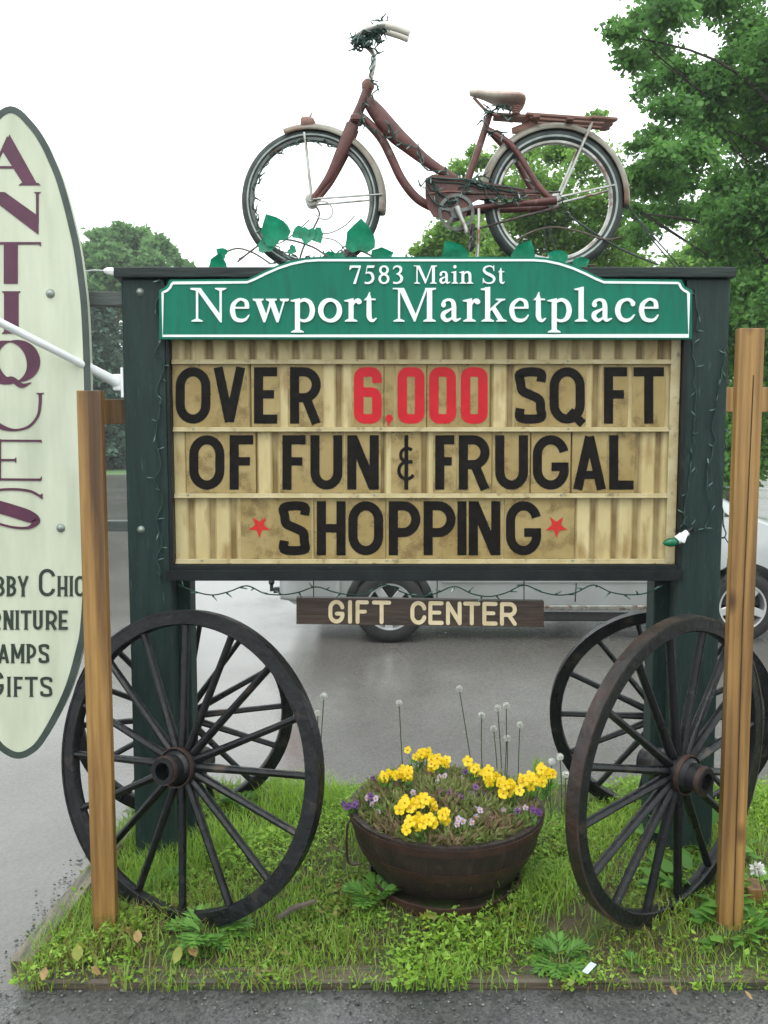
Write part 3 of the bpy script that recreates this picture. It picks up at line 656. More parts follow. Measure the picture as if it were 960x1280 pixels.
# ------------------------------------------------------------------ oval antiques sign
YO = 3.40
right = [(13, 133), (25, 138), (36, 149), (47, 162), (58, 180), (66, 197), (75, 218), (84, 247), (92, 278), (99, 309), (104, 343), (108, 377), (110.5, 420), (112.5, 480), (113.5, 550), (113, 620), (112, 690), (110.5, 740), (107, 790), (101, 818), (89, 859), (72, 896), (51, 931), (36, 944), (23, 948)]
axis = lambda y: 13 + (y - 133) / 815 * 10
outer = right + [(2 * axis(y) - x, y) for x, y in right[-2:0:-1]]
outer = [tuple(p) for p in cat_rom(outer, 3, True)]
c0 = P(20, 948, YO)
root = thing('oval_sign', 'tall cream oval sign with plum letters spelling ANTIQUES, partly out of frame', 'sign', (c0.x, YO, c0.z))
ink = Ink(YO, .035); ink.poly(outer); ink.mb.build('panel', M['oval'], root)
shr = lambda f: [(axis(y) + (x - axis(y)) * (1 - f / 100), 540 + (y - 540) * (1 - f / 408)) for x, y in outer]
ink = Ink(YO - .002, .0035); ink.ribbon(shr(3.6), 8.2, closed=True); ink.mb.build('border', M['ovalrim'], root)
ink = Ink(YO + .1, .03); ink.poly(shr(.5)); ink.mb.build('rear_panel', M['grey'], root)
ink = Ink(YO - .0022, .003); pl = ink
pl.poly([(11.7, 168), (2.5, 188), (29, 230), (46, 229.5)]); pl.ribbon([(10, 171), (-16, 229)], 3); pl.ribbon([(-6, 209), (17, 209)], 3)
pl.poly([(23, 231.5), (27, 228.5), (48, 228.5), (50.5, 231.5)]); pl.poly([(-24, 231.5), (-18, 228.5), (-13, 228.5), (-8, 231.5)])
pl.ribbon([(46.6, 240), (46.6, 280)], 3.2); pl.poly([(42, 240), (51, 240), (48, 242.5), (45, 242.5)]); pl.poly([(-22, 240), (6, 240), (47.9, 270), (47.9, 293), (45, 291)]); pl.ribbon([(-15, 246), (-15, 292)], 3.2); pl.poly([(-20, 293), (-10, 293), (-13, 290), (-17, 290)])
pl.ribbon([(-23, 304), (51, 304)], 3); pl.poly([(4.7, 304), (22, 304), (22, 354.5), (4.7, 354.5)]); pl.poly([(49, 303), (51, 303), (51, 308), (49, 306)]); pl.poly([(-23, 303), (-21, 303), (-21, 306), (-23, 308)])
pl.poly([(5, 366), (23, 366), (23, 415), (5, 415)]); pl.poly([(2, 364), (25.5, 364), (23, 367), (5, 367)]); pl.poly([(2, 417), (25.5, 417), (23, 414), (5, 414)])
oe = [(14 + 36 * math.cos(a), 452 + 26 * math.sin(a)) for a in np.linspace(0, 2 * math.pi, 40, endpoint=False)]; ie = [(15.5 + 18 * math.cos(a) + 2.5 * math.sin(a), 452 + 24.6 * math.sin(a)) for a in np.linspace(0, 2 * math.pi, 40, endpoint=False)]
pl.ribbon([((o[0] + i[0]) / 2, (o[1] + i[1]) / 2, math.hypot(o[0] - i[0], o[1] - i[1])) for o, i in zip(oe, ie)], closed=True)
pl.ribbon(cat_rom([(9, 471.5, .6), (15, 472.5, 4), (21, 478, 7), (28, 482, 5.5), (39, 478, .6)], 5))
pl.ribbon(cat_rom([(-14, 492, 13), (-14, 510, 13), (-12, 524, 11), (0, 533, 7), (18, 537.5, 3), (36, 533, 3), (47, 520, 3), (50, 505, 3.6), (50, 492, 3.8)], 6)); pl.poly([(44.5, 491), (55, 491), (51.5, 493.5), (48, 493.5)]); pl.poly([(-24, 491), (-4, 491), (-8, 493.5), (-20, 493.5)])
pl.poly([(-15, 549), (1, 549), (1, 601), (-15, 601)]); pl.ribbon([(-20, 550.5), (51.5, 551)], 2.6); pl.ribbon([(0, 575), (19.5, 575)], 2.8); pl.ribbon([(-20, 599), (51.5, 599.5)], 2.8)
for x, y, d in ((50.8, 550, 3.4), (19, 575, 4), (51, 599, -3.4)): pl.poly([(x - 1.5, y), (x + 1, y - 3.5 if d != 3.4 else y), (x + 1, y + 3.5 if d > 0 else y), (x - 1.5, y + .6)])
pl.ribbon(cat_rom([(52, 621.5, 2.4), (38, 614, 3), (18, 611.5, 3), (-4, 613, 3.5), (-18, 621, 9), (-8, 631, 15), (14, 638, 15.5), (35, 645, 15), (45, 651, 10), (37, 659, 4), (20, 659.5, 2.8), (0, 655, 2.6), (-22, 647, 2.6)], 6)); pl.poly([(49, 619), (53, 617), (53, 624), (51, 623)])
ink.mb.build('lettering', M['plum'], root)
ink = Ink(YO - .0022, .003)
for row in ([('S', -60, -40, 711, 745.5), ('H', -37, -25, 720, 745.5), ('A', -22.5, -9, 720, 745.5), ('B', -6.5, 5.5, 720, 745.5), ('B', 8.5, 20, 720, 745.5), ('Y', 22, 35.5, 720, 745.5), ('C', 48.5, 69, 711, 745.5), ('H', 72, 84, 720, 745.5), ('I', 87, 91, 720, 745.5), ('C', 93.5, 106.5, 720, 745.5)],
            [('F', -50, -32, 754, 787), ('U', -29, -16, 763, 787), ('R', -13, 1, 763, 787), ('N', 4.5, 16.5, 763, 787), ('I', 19.5, 23.5, 763, 787), ('T', 26, 39, 763, 787), ('U', 41.5, 53, 763, 787), ('R', 57.5, 71, 763, 787), ('E', 73.5, 84.5, 763, 787)],
            [('L', -22, -5, 796, 829), ('A', -2.5, 11, 805, 829), ('M', 14, 30, 805, 829), ('P', 33.5, 45, 805, 829), ('S', 48.5, 61, 805, 829)],
            [('G', -18, 4.5, 838, 871), ('I', 8.5, 13.5, 846, 871), ('F', 17.5, 28, 846, 871), ('T', 31, 47, 846, 871), ('S', 50.5, 65, 846, 871)]):
    ink = Ink(YO - .0022, .003)
    for k_, (ch, a, b, yt, yb) in enumerate(row):
        if k_ and yb - yt > 30: ink.mb.build('lettering', M['dkgreen'], root); ink = Ink(YO - .0022, .003)
        sans(ink, ch, a, b, yt, yb, 3.5 if yb - yt < 30 else 4.1, serif=1.0)
    ink.mb.build('lettering', M['dkgreen'], root)
for px, py in ((63, 367), (76, 660), (-32, 367), (-40, 660)):
    c = P(px, py, YO); m = MB(); m.lathe([(0, .012), (.008, .011), (.014, .006), (.0175, -.001)], Matrix.Translation((c.x, YO - .001, c.z)) @ Matrix.Rotation(R(90), 4, 'X'), 16); m.build('bolt', M['steel'], root)
for py, hh in ((369, 9), (660.5, 6.5)):
    a = P(40, py + hh, 3.455); b = P(153, py - hh, 3.455); m = MB(); m.box(P(-50, py, 3.455).x, X_(156) - .003, 3.534, 3.594, a.z, b.z, .003); m.build('support_arm', M['grey'], root)

# ------------------------------------------------------------------ white pole in its wall bracket
root = thing('flag_pole', 'slim white enamelled pole slanting up left from a white bracket on the green post', 'pole', tuple(P(153, 477, 3.5)))
a = P(150, 477, 3.53); d_end = P(-260, 285, 2.75); b0 = P(140, 474, 3.50)
m = MB(); m.box(X_(156) - .014, X_(156) - .002, 3.505, 3.56, Z_(497), Z_(459), .004); m.box(X_(156) - .05, X_(156) - .012, 3.515, 3.55, Z_(488), Z_(467), .008); m.build('bracket', M['whiteplastic'], root)
s0 = P(146, 478, 3.53); s1 = P(108, 458, 3.42); vdir = (s1 - s0).normalized()
m = MB(); m.tube([s0, s0 + vdir * .03, s1], [.024, .02, .0185], 16); m.tube([s1 - vdir * .012, s1 + vdir * .003], .0215, 16); m.build('socket', M['whiteplastic'], root)
p1 = s1 + vdir * 1.2
tgt = P(0, 403, 3.14); pv = (tgt - s1).normalized()
m = MB(); m.tube([s1 - pv * .02, s1 + pv * 1.5], .0148, 16); m.build('pole', M['whiteplastic'], root)

# ------------------------------------------------------------------ pine posts with rails
def pine_post(x0, x1, ptop, Y, label):
    r = thing('wooden_post', label, 'post', ((x0 + x1) / 2, Y, 0), 'new pine posts')
    zt = P(480, ptop, Y - .019).z
    m = MB(); m.box(x0, x1, Y - .019, Y + .019, -.15, zt, .003); m.build('shaft', M['wood'], r)
    return r
YL = 3.0
pine_post(P(98.5, 600, 2.981).x, P(129, 600, 2.981).x, 488, YL, 'yellow pine post in front of the oval cream sign')
pine_post(P(918, 600, 2.981).x, P(949.5, 600, 2.981).x, 410, YL, 'orange pine post with a long crack before the right wagon wheel')
for xa, xb, pa, pb, lab in ((-2.6, X_(156) - .004, 499, 530, 'orange pine rail running left behind the oval sign from the green post'), (X_(907) + .004, 3.2, 484, 515, 'orange pine rail running right behind the cracked pine post')):
    m = MB(); m.box(xa, xb, 3.56, 3.6, P(480, pb, 3.56).z, P(480, pa, 3.56).z, .003); tag(m.build('fence_rail', M['wood']), lab, 'fence rail')
m = MB(); a = P(941, 1128, 3.16); m.box(a.x - .035, a.x + .03, 3.12, 3.21, -.05, .125, .004)
tag(m.build('wooden_stake', M['wood']), 'short orange stake stub at the foot of the right pine post', 'stake')
m = MB(); px = P(936, 600, 2.981).x; m.beam((px + .002, 2.9805, .05), (px - .004, 2.9805, 1.2), .004, .003, bev=0); m.beam((px - .004, 2.9805, 1.2), (px + .003, 2.9805, 2.0), .003, .003, bev=0)
mo = m.build('crack', mat('crack_dark', (.035, .015, .006), (.06, .03, .012), 20, .9)); 
for o in sc.objects:
    if o.name.startswith('wooden_post.'): mo.parent = o; mo.matrix_parent_inverse = world(o).inverted()

# ------------------------------------------------------------------ wagon wheels
def wagon_wheel(label, c, rad, yaw, lean, nsp, phase, hub_len=.13, rim_w=.056, thick=.044, tyre_mat='wheel', cat='wagon wheel', rough=1.):
    r = thing('wagon_wheel', label, cat, (0, 0, 0), 'old wagon wheels leaning on the sign posts')
    A = Matrix.Rotation(R(90), 4, 'X')      # lathe axis Z -> -Y
    ro = rad; m = MB()
    m.lathe([(ro - .008, -thick / 2), (ro - .008, thick / 2), (ro - rim_w + .005, thick / 2), (ro - rim_w, thick / 2 - .006), (ro - rim_w, -thick / 2 + .006), (ro - rim_w + .005, -thick / 2), (ro - .008, -thick / 2)], A, 96); rim = m.build('rim', M['wheel'], r)
    m = MB(); m.lathe([(ro, -thick / 2 - .002), (ro, thick / 2 + .002), (ro - .009, thick / 2 + .002), (ro - .009, -thick / 2 - .002), (ro, -thick / 2 - .002)], A, 96); m.build('tyre', M[tyre_mat], r)
    # hub: turned nave with iron bands and an open axle box
    m = MB(); h = hub_len
    m.lathe([(.03, h), (.046, h), (.048, h - .012), (.05, h * .55), (.066, h * .42), (.07, .02), (.07, -.04), (.06, -.055), (.05, -.11), (.045, -.13), (.0, -.13)], A, 40)
    m.lathe([(.03, h), (.028, h - .06), (.0, h - .06)], A, 40); hb = m.build('hub', M['wheel'], r)
    m = MB()
    for z0 in (h - .022, h * .42 - .012, -.055): 
        q = .0505 if z0 > h * .5 else .0715 if z0 > 0 else .063
        m.lathe([(q - .004, z0), (q, z0), (q, z0 + .018), (q - .004, z0 + .018)], A, 40)
    m.build('hub_band', M['rust'], hb)
    for k in range(nsp):
        a = phase + 2 * math.pi * k / nsp + random.uniform(-.012, .012); d = Vector((math.cos(a), 0, math.sin(a)))
        i0 = d * .06 + Vector((0, -.012, 0)); i1 = d * (ro - rim_w + .012)
        m = MB(); L_ = (i1 - i0); ps = [i0 + L_ * t for t in (0, .12, .3, .6, .9, 1)]
        m.tube(ps, [.021, .0205, .0185, .0165, .0165, .0175], 10, flat=.78, upv=(0, 1, 0)); m.build('spoke', M['wheel'], r)
    # fixing bolts through the felloes
    r.rotation_euler = (0, 0, 0)
    r.matrix_basis = Matrix.Translation(c) @ Matrix.Rotation(yaw, 4, 'Z') @ Matrix.Rotation(-lean, 4, 'X')
    return r
wagon_wheel('large black wagon wheel leaning behind the left pine post', (-.73, 3.13, .597), .565, -.42, .16, 16, .08)
wagon_wheel('large rusty rimmed wagon wheel turned to the right behind the cracked pine post', (1.04, 3.06, .605), .56, .66, -.03, 16, .14, tyre_mat='rustdark')
wagon_wheel('smaller black wagon wheel leaning against the back of the left green post', (-.93, 4.0, .5), .505, .16, -.1, 14, .05, hub_len=.1, rim_w=.055)
wagon_wheel('smaller black wagon wheel leaning against the back of the right green post', (1.29, 4.0, .5), .51, -.16, -.1, 14, .03, hub_len=.1, rim_w=.055)

# ------------------------------------------------------------------ old bicycle standing on the sign's cap
YB = 3.60
def B(px, py, dy=0.): return P(px, py, YB) + Vector((0, dy, 0))
zcap = zc1
kx = B(481, 243).x - B(480, 243).x            # metres per photo pixel on the bicycle's plane
bike = thing('bicycle', 'rusty red step-through bicycle with white fenders standing on top of the marquee sign', 'bicycle', (B(540, 330).x, YB, zcap))
AX = Matrix.Rotation(R(90), 4, 'X')
def ringx(mb, c, r, prof, seg=64, a0=0, a1=2 * math.pi):
    """lathe round a wheel axis (world Y) at c; prof in (radius, along axis)"""
    mb.lathe(prof, Matrix.Translation(c) @ AX, seg, a0, a1); return mb
def circ_prof(r, t, k=10, flat=1.): return [(r + t * math.cos(a), t * flat * math.sin(a)) for a in np.linspace(0, 2 * math.pi, k + 1)]
Rt = 87.5 * kx
wheels = []
for hx, nm in ((389.5, 'f'), (692.5, 'r')):
    c = B(hx, 243); c.z = zcap + Rt
    wheels.append(c)
    tr = .0205 if nm == 'f' else .0255
    w_ = MB(); ringx(w_, c, 0, circ_prof(Rt - tr, tr, 12)); tyre = w_.build('front_wheel' if nm == 'f' else 'rear_wheel', M['biketyre'], bike)
    for q in (-1, 1):
        w_ = MB(); ringx(w_, c, 0, [(Rt - tr * 1.12, q * (tr + .0004)), (Rt - tr * 1.3, q * (tr * .98 + .0006)), (Rt - tr * 1.42, q * (tr * .93 + .0006))]); w_.build('whitewall', M['whitewall'], tyre)
    ri = Rt - 2 * tr + .006
    w_ = MB(); ringx(w_, c, 0, [(ri, -.014), (ri - .010, -.013), (ri - .014, -.005), (ri - .014, .005), (ri - .010, .013), (ri, .014)]); w_.build('rim', M['rimdark'] if nm == 'f' else M['chrome'], tyre)
    w_ = MB(); ringx(w_, c, 0, [(.0, -.045), (.012, -.045), (.012, -.03), (.024, -.028), (.024, -.022), (.013, -.02), (.013, .02), (.024, .022), (.024, .028), (.012, .03), (.012, .045), (0, .045)], 16); w_.build('hub', M['chrome'], tyre)
cf, crr = wheels
dz = cf.z - B(389.5, 243).z
def Bz(px, py, dy=0.): return B(px, py, dy) + Vector((0, 0, dz))
def tubepx(pts, rads, m, name, par=bike, seg=10, flat=1., dy=None):
    mb = MB(); q = cat_rom([(p[0], p[1], (p[2] if len(p) > 2 else 0), r_) for p, r_ in zip(pts, rads)], 5)
    mb.tube([Bz(a, b, c_) for a, b, c_, _ in q], [max(.0006, r_) for *_, r_ in q], seg, flat, upv=(0, 0, 1)); return mb.build(name, m, par)
px_ = kx
# frame
fr = tubepx([(461, 99), (452, 122), (440, 148)], [.021, .019, .02], M['bikered'], 'frame', seg=12)
tubepx([(456, 112), (470, 130), (492, 157), (512, 175), (530, 190), (552, 205), (575, 218), (585, 221)], [.018, .031, .035, .029, .023, .019, .016, .015], M['bikered'], 'top_tube', fr, flat=.62)
tubepx([(446, 134), (461, 146), (477, 165), (489, 188), (502, 215), (520, 238), (540, 250), (566, 258)], [.019, .018, .0175, .0175, .0175, .018, .018, .018], M['bikered'], 'down_tube', fr)
tubepx([(613, 131), (600, 172), (584, 218), (569, 258)], [.0125, .014, .0145, .015], M['bikered'], 'seat_tube', fr)
for sd in (-1, 1):
    tubepx([(610, 153, 0), (626, 166, sd * .028), (644, 184, sd * .036), (670, 228, sd * .05), (688, 246, sd * .052)], [.011, .012, .012, .012, .013], M['bikered'], 'seat_stay', fr)
    tubepx([(569, 258, sd * .02), (600, 253, sd * .03), (640, 250, sd * .045), (675, 248, sd * .052), (692, 246, sd * .052)], [.014, .0125, .012, .016, .018], M['bikered'], 'chain_stay', fr)
m = MB(); ringx(m, Bz(569, 258), 0, [(0, -.04), (.022, -.04), (.024, -.03), (.024, .03), (.022, .04), (0, .04)], 16); m.build('bottom_bracket', M['bikered'], fr)
# fork, stem, bars
fk = []
for sd in (-1, 1):
    tubepx([(441, 150, sd * .024), (430, 178, sd * .032), (414, 212, sd * .038), (402, 230, sd * .042), (391, 244, sd * .044)], [.026, .024, .016, .0115, .010], M['bikered'], 'fork', bike, flat=.6)
m = MB(); m.beam(Bz(446, 141, -.035), Bz(446, 141, .035), .05, .035, bev=.01); m.build('fork_crown', M['bikered'], bike)
tubepx([(459, 102), (463, 88), (467, 72), (467, 60), (461, 51), (451, 43)], [.017, .011, .0095, .0095, .0105, .013], M['chrome'], 'stem', bike)
m = MB(); c = Bz(460, 98); ax = (Bz(461, 92) - Bz(456, 106)).normalized(); m.tube([c - ax * .018, c - ax * .004, c + ax * .004, c + ax * .018], [.02, .026, .026, .019], 14); m.build('headset', M['rack'], bike)
def barpt(px, py, dy, sd):          # read off the near bar, mirrored about the bicycle's plane for the far one
    q = P(px, py, YB - dy * .6); q.z += dz + (.045 * dy / .13 if sd > 0 else 0); q.y = YB + sd * dy * .6; return q
for sd in (-1, 1):
    q = [barpt(*p, sd) for p in ((450, 44, .0), (446, 40, .04), (450, 34, .085), (462, 27, .115), (476, 22, .13), (484, 22, .132))]
    m = MB(); m.tube([Vector(p) for p in cat_rom([tuple(p) for p in q], 5)], .0115, 10); m.build('handlebar', M['chrome'], bike)
    q = [barpt(*p, sd) for p in ((482, 22, .131), (491, 24.5, .134), (502, 28, .136), (512, 32, .138))]
    m = MB(); m.tube([Vector(p) for p in cat_rom([tuple(p) for p in q], 4)], .0135, 12); m.build('grip', M['grip'], bike)
# fenders
def fender(c, a0, a1, r, half, name, widen=0.):
    mb = MB(); n_ = 40; vs = []; fs = []; k = 9
    for i in range(n_ + 1):
        a = R(a0 + (a1 - a0) * i / n_); hw = half * (1 + widen * max(0, 1 - i / 7))
        for j in range(k):
            b = math.pi * (j / (k - 1)) ; rr = r + .03 * math.sin(b) - .018; yy = -hw * math.cos(b)
            vs.append((c.x + rr * math.cos(a), c.y + yy, c.z + rr * math.sin(a)))
    for i in range(n_):
        for j in range(k - 1): fs.append((i * k + j, i * k + j + 1, (i + 1) * k + j + 1, (i + 1) * k + j))
    mb.add(vs, fs, True); o = mb.build(name, M['fender'], bike); sm = o.modifiers.new('thick', 'SOLIDIFY'); sm.thickness = .0016; return o
fender(cf, -10, 112, Rt + .008, .03, 'front_fender', .25)
fender(crr, -4, 178, Rt + .012, .031, 'rear_fender')
# fender lamp
m = MB(); c = Bz(385, 146); m.tube([c + Vector((-.028, 0, 0)), c + Vector((-.022, 0, 0)), c + Vector((0, 0, 0)), c + Vector((.022, 0, .0)), c + Vector((.03, 0, 0))], [.02, .027, .028, .022, .004], 14); m.tube([c + Vector((0, 0, -.035)), c], .01, 8); m.build('fender_lamp', M['rack'], bike)
m = MB(); m.tube([c + Vector((.005, 0, .018)), c + Vector((.016, 0, .045))], [.006, .002], 8); m.build('lamp_fin', M['fender'], bike)
for sd in (-1, 1):
    tubepx([(390, 244, sd * .046), (381, 160, sd * .034)], [.0042, .0042], M['chrome'], 'fender_stay', bike, 6)
    tubepx([(390, 244, sd * .046), (478, 237, sd * .036)], [.0042, .0042], M['chrome'], 'fender_stay', bike, 6)
    tubepx([(697, 240, sd * .055), (737, 149, sd * .045)], [.0062, .0062], M['chrome'], 'rack_leg', bike, 6)
    tubepx([(697, 242, sd * .055), (765, 226, sd * .04)], [.0045, .0045], M['chrome'], 'fender_stay', bike, 6)
# rack: channel pressed from sheet
m = MB()
for y0, y1 in ((-.055, -.035), (-.012, .012), (.035, .055)): m.beam(Bz(655, 139, (y0 + y1) / 2), Bz(766, 147, (y0 + y1) / 2), y1 - y0, .012, up=(0, 0, 1), bev=.003)
for q in (668, 710, 758): m.beam(Bz(q, 142 + (q - 668) * .06, -.055), Bz(q, 142 + (q - 668) * .06, .055), .03, .014, bev=.003)
m.beam(Bz(617, 137, 0), Bz(662, 140, 0), .06, .016, bev=.004); m.beam(Bz(735, 145, -.06), Bz(767, 147.3, -.06), .02, .012); m.build('rear_rack', M['rack'], bike)
m = MB(); m.tube([Bz(668, 146), Bz(655, 152), Bz(640, 155)], [.02, .02, .012], 10, flat=.5); m.build('rack_brace', M['rack'], bike)
# saddle
m = MB(); st = [(586, 107, .014, .016), (592, 107.5, .022, .018), (604, 110, .03, .02), (618, 114, .05, .024), (632, 117, .078, .027), (645, 119, .09, .028), (652, 120, .086, .025), (656, 121, .06, .016)]
vs = []; fs = []; k = 14
for x, y, hw, hh in st:
    c = Bz(x, y)
    for j in range(k):
        a = 2 * math.pi * j / k; vs.append((c.x, c.y + hw * math.cos(a), c.z + hh * (.9 if math.sin(a) > 0 else .75) * math.copysign(abs(math.sin(a)) ** .8, math.sin(a))))
for i in range(len(st) - 1):
    for j in range(k): fs.append((i * k + j, i * k + (j + 1) % k, (i + 1) * k + (j + 1) % k, (i + 1) * k + j))
fs += [tuple(range(k)), tuple(range((len(st) - 1) * k, len(st) * k))]; m.add(vs, fs, True); sd_ = m.build('saddle', M['saddle'], bike, sub=1)
m = MB()
for sd in (-.045, .045):
    c0, c1 = Bz(643, 128, sd), Bz(643, 139, sd); q = []
    for i in range(40): t = i / 39; q.append(c0.lerp(c1, t) + Vector((.014 * math.cos(t * 25), .014 * math.sin(t * 25), 0)))
    m.tube(q, .0032, 5)
m.tube([Bz(592, 113), Bz(606, 128), Bz(622, 138), Bz(645, 140)], .006, 6); m.build('saddle_spring', M['rack'], sd_)
# chain guard, chainring, cranks, pedal, kickstand
m = MB(); gp = [(531, 219), (540, 214), (552, 215), (583, 219), (621, 226), (668, 234), (673, 238), (670, 243), (620, 243.5), (598, 244), (586, 250), (580, 268), (566, 273), (552, 268), (541, 266), (534, 254), (531, 240)]
f0 = [Bz(x, y, -.05) for x, y in gp]; f1 = [Bz(x, y, -.042) for x, y in gp]; n = len(gp)
m.add(f0 + f1, [tuple(range(n)), tuple(range(n, 2 * n))] + [(i, (i + 1) % n, n + (i + 1) % n, n + i) for i in range(n)]); cg = m.build('chain_guard', M['bikered'], bike)
m = MB(); m.tube([Bz(533, 238, -.053), Bz(560, 235, -.053), Bz(600, 237, -.053), Bz(668, 239.5, -.053)], .0035, 6); m.build('guard_ridge', M['rack'], cg)
cc = Bz(569, 261)
m = MB(); Mx = Matrix.Translation(cc + Vector((0, -.056, 0))) @ AX
m.lathe([(.071, -.003), (.071, .003), (.058, .003), (.058, -.003), (.071, -.003)], Mx, 40); m.lathe([(0, .004), (.024, .004), (.024, -.004), (0, -.004)], Mx, 20)
for i in range(5):
    a = 2 * math.pi * i / 5 + .3; m.beam(cc + Vector((.02 * math.cos(a), -.056, .02 * math.sin(a))), cc + Vector((.062 * math.cos(a), -.056, .062 * math.sin(a))), .014, .005, up=(0, 1, 0), bev=0)
m.build('chainring', M['rimdark'], bike)
m = MB(); m.tube([Bz(569, 256, -.07), Bz(574, 268, -.074), Bz(582, 288, -.08)], [.014, .009, .0085], 10); m.build('crank', M['chrome'], bike)
m = MB(); m.tube([Bz(568, 260, .06), Bz(556, 230, .075)], [.012, .008], 10); m.build('crank', M['chrome'], bike)
for q, d in (((586, 297), -1), ((553, 224), 1)):
    m = MB(); c = Bz(*q, d * .12)
    m.beam(c + Vector((.0, -.04, .032)), c + Vector((0, .04, .032)), .016, .028, up=(0, 0, 1)); m.beam(c + Vector((0, -.04, -.032)), c + Vector((0, .04, -.032)), .016, .028, up=(0, 0, 1)); m.beam(c + Vector((0, -.042, -.04)), c + Vector((0, -.042, .04)), .02, .004, up=(1, 0, 0), bev=0); m.beam(c + Vector((0, .042, -.04)), c + Vector((0, .042, .04)), .02, .004, up=(1, 0, 0), bev=0); m.tube([c + Vector((0, -.045, 0)), c + Vector((0, .045, 0))], .007, 8)
    m.build('pedal', M['rust'], bike)
tubepx([(597, 256, -.045), (596, 290, -.06), (593.5, 326, -.075)], [.0075, .007, .006], M['chrome'], 'kickstand')
m = MB(); ch = [Bz(571, 284, -.054), Bz(600, 280, -.054), Bz(640, 269, -.054), Bz(697, 254, -.054)]; m.tube(ch, .0045, 6); m.tube([Bz(568, 238, -.054), Bz(697, 236, -.054)], .004, 6); m.build('chain', M['rust'], bike)
# cable loop by the front hub
tubepx([(398, 247, -.05), (408, 248, -.055), (416, 255, -.055), (415, 266, -.055), (406, 270, -.055), (396, 264, -.05)], [.003] * 6, M['chrome'], 'cable_loop', bike, 6)

# guy wires holding the bicycle
def cable(pts, r, m, label, name='guy_wire', cat='wire', group='wires tying the bicycle down'):
    mb = MB(); mb.tube([Vector(p) for p in cat_rom(pts, 4)], r, 6); return tag(mb.build(name, m), label, cat, group)
cable([Bz(703, 259, -.03), Bz(765, 300, -.03), tuple(B(818, 334, -.05))], .0042, M['biketyre'], 'lowest dark guy wire from the rear hub down to the sign cap')
cable([Bz(784, 250, -.02), Bz(812, 290, -.02), tuple(B(842, 335, -.02))], .0028, M['biketyre'], 'left one of two thin guy wires behind the rear fender')
cable([Bz(786, 247, .02), Bz(818, 285, .02), tuple(B(856, 334, .03))], .0028, M['biketyre'], 'right one of two thin guy wires behind the rear fender')
cable([Bz(642, 296, -.06), Bz(664, 284, -.05), Bz(690, 279, -.05), Bz(720, 284, -.05), Bz(752, 294, -.05), tuple(B(772, 300, -.05))], .0035, M['twig'], 'pale wire arching through the lower half of the rear wheel')
for pts in ([(684, 268), (686, 300), (690, 333)], [(688, 270), (697, 300), (701, 333)]):
    cable([tuple(Bz(*p, .05)) for p in pts], .003, M['biketyre'], 'dark wire hanging down inside the bicycle rear wheel')

# artificial ivy on the cap
def leaf_mesh(c, size, rot, tilt, fold=.25):
    """lobed ivy leaf as a thin folded solid"""
    o = [(0, -.02), (.24, -.12), (.5, .06), (.5, .3), (.44, .5), (.27, .74), (0, 1.0), (-.25, .76), (-.46, .54), (-.48, .28), (-.52, .04), (-.26, -.14)]
    mb = MB(); Mx = Matrix.Translation(c) @ Matrix.Rotation(R(rot), 4, 'Y') @ Matrix.Rotation(R(tilt), 4, 'X')
    v = [Mx @ (Vector((x, -abs(x) * fold + .06 * math.sin(y * 6), y)) * size) for x, y in o] + [Mx @ (Vector((0, .0, y)) * size) for y in (.1, .55)]
    n = len(o); ctr = n; c2 = n + 1
    fs = [(ctr, 0, 1), (ctr, 1, 2), (ctr, 2, 3), (ctr, 3, c2), (c2, 3, 4), (c2, 4, 5), (c2, 5, 6), (c2, 6, 7), (c2, 7, 8), (c2, 8, 9), (c2, 9, ctr), (ctr, 9, 10), (ctr, 10, 11), (ctr, 11, 0)]
    return mb.add(v, fs, True)
def garland(label, stem, leaves, name='ivy_garland', cat='ivy', group='artificial ivy round the bicycle'):
    r = thing(name, label, cat, tuple(stem[0]), group)
    m = MB(); m.tube([Vector(p) for p in cat_rom(stem, 5)], .0035, 6); m.build('vine', M['twig'], r)
    for px, py, dy, sz, rot, tl in leaves:
        leaf_mesh(Bz(px, py, dy), sz * kx, rot, tl).build('leaf', M['ivy'], r)
    return r
garland('artificial ivy with big green leaves in the front bicycle wheel', [tuple(B(300, 331, -.06)), tuple(Bz(330, 300, -.06)), tuple(Bz(360, 295, -.06)), tuple(Bz(392, 304, -.06)), tuple(Bz(418, 318, -.06)), tuple(Bz(446, 308, -.06)), tuple(Bz(470, 318, -.06))],
        [(352, 296, -.07, 34, -28, 12), (336, 310, -.07, 19, -10, -15), (451, 308, -.08, 36, 2, 10), (470, 322, -.08, 25, 70, 20), (387, 283, -.06, 20, 190, 10), (380, 284, -.06, 16, 235, 10), (394, 285, -.06, 18, 150, 10), (410, 318, -.05, 14, 60, 30), (428, 320, -.07, 13, -50, -20), (364, 306, -.05, 12, 120, 30)])
garland('artificial ivy leaves under the pedal and the rear bicycle wheel', [tuple(B(545, 331, -.05)), tuple(Bz(575, 320, -.05)), tuple(Bz(620, 324, -.05)), tuple(Bz(660, 318, -.05)), tuple(Bz(705, 326, -.05)), tuple(B(740, 334, -.05))],
        [(572, 324, -.06, 32, -35, 10), (560, 322, -.05, 20, 40, 10), (600, 328, -.06, 18, 75, 10), (648, 322, -.06, 28, 25, 10), (700, 324, -.06, 24, -60, 10), (716, 328, -.06, 18, 65, 10), (655, 300, -.02, 16, 190, 0)])
garland('single sprig of artificial ivy standing on the left of the sign cap', [tuple(B(268, 334, -.02)), tuple(B(275, 322, -.02)), tuple(B(296, 312, -.02)), tuple(B(318, 318, -.03)), tuple(B(340, 332, -.03))],
        [(274, 331, -.03, 22, 12, 20), (283, 312, -.03, 13, -60, 20)])
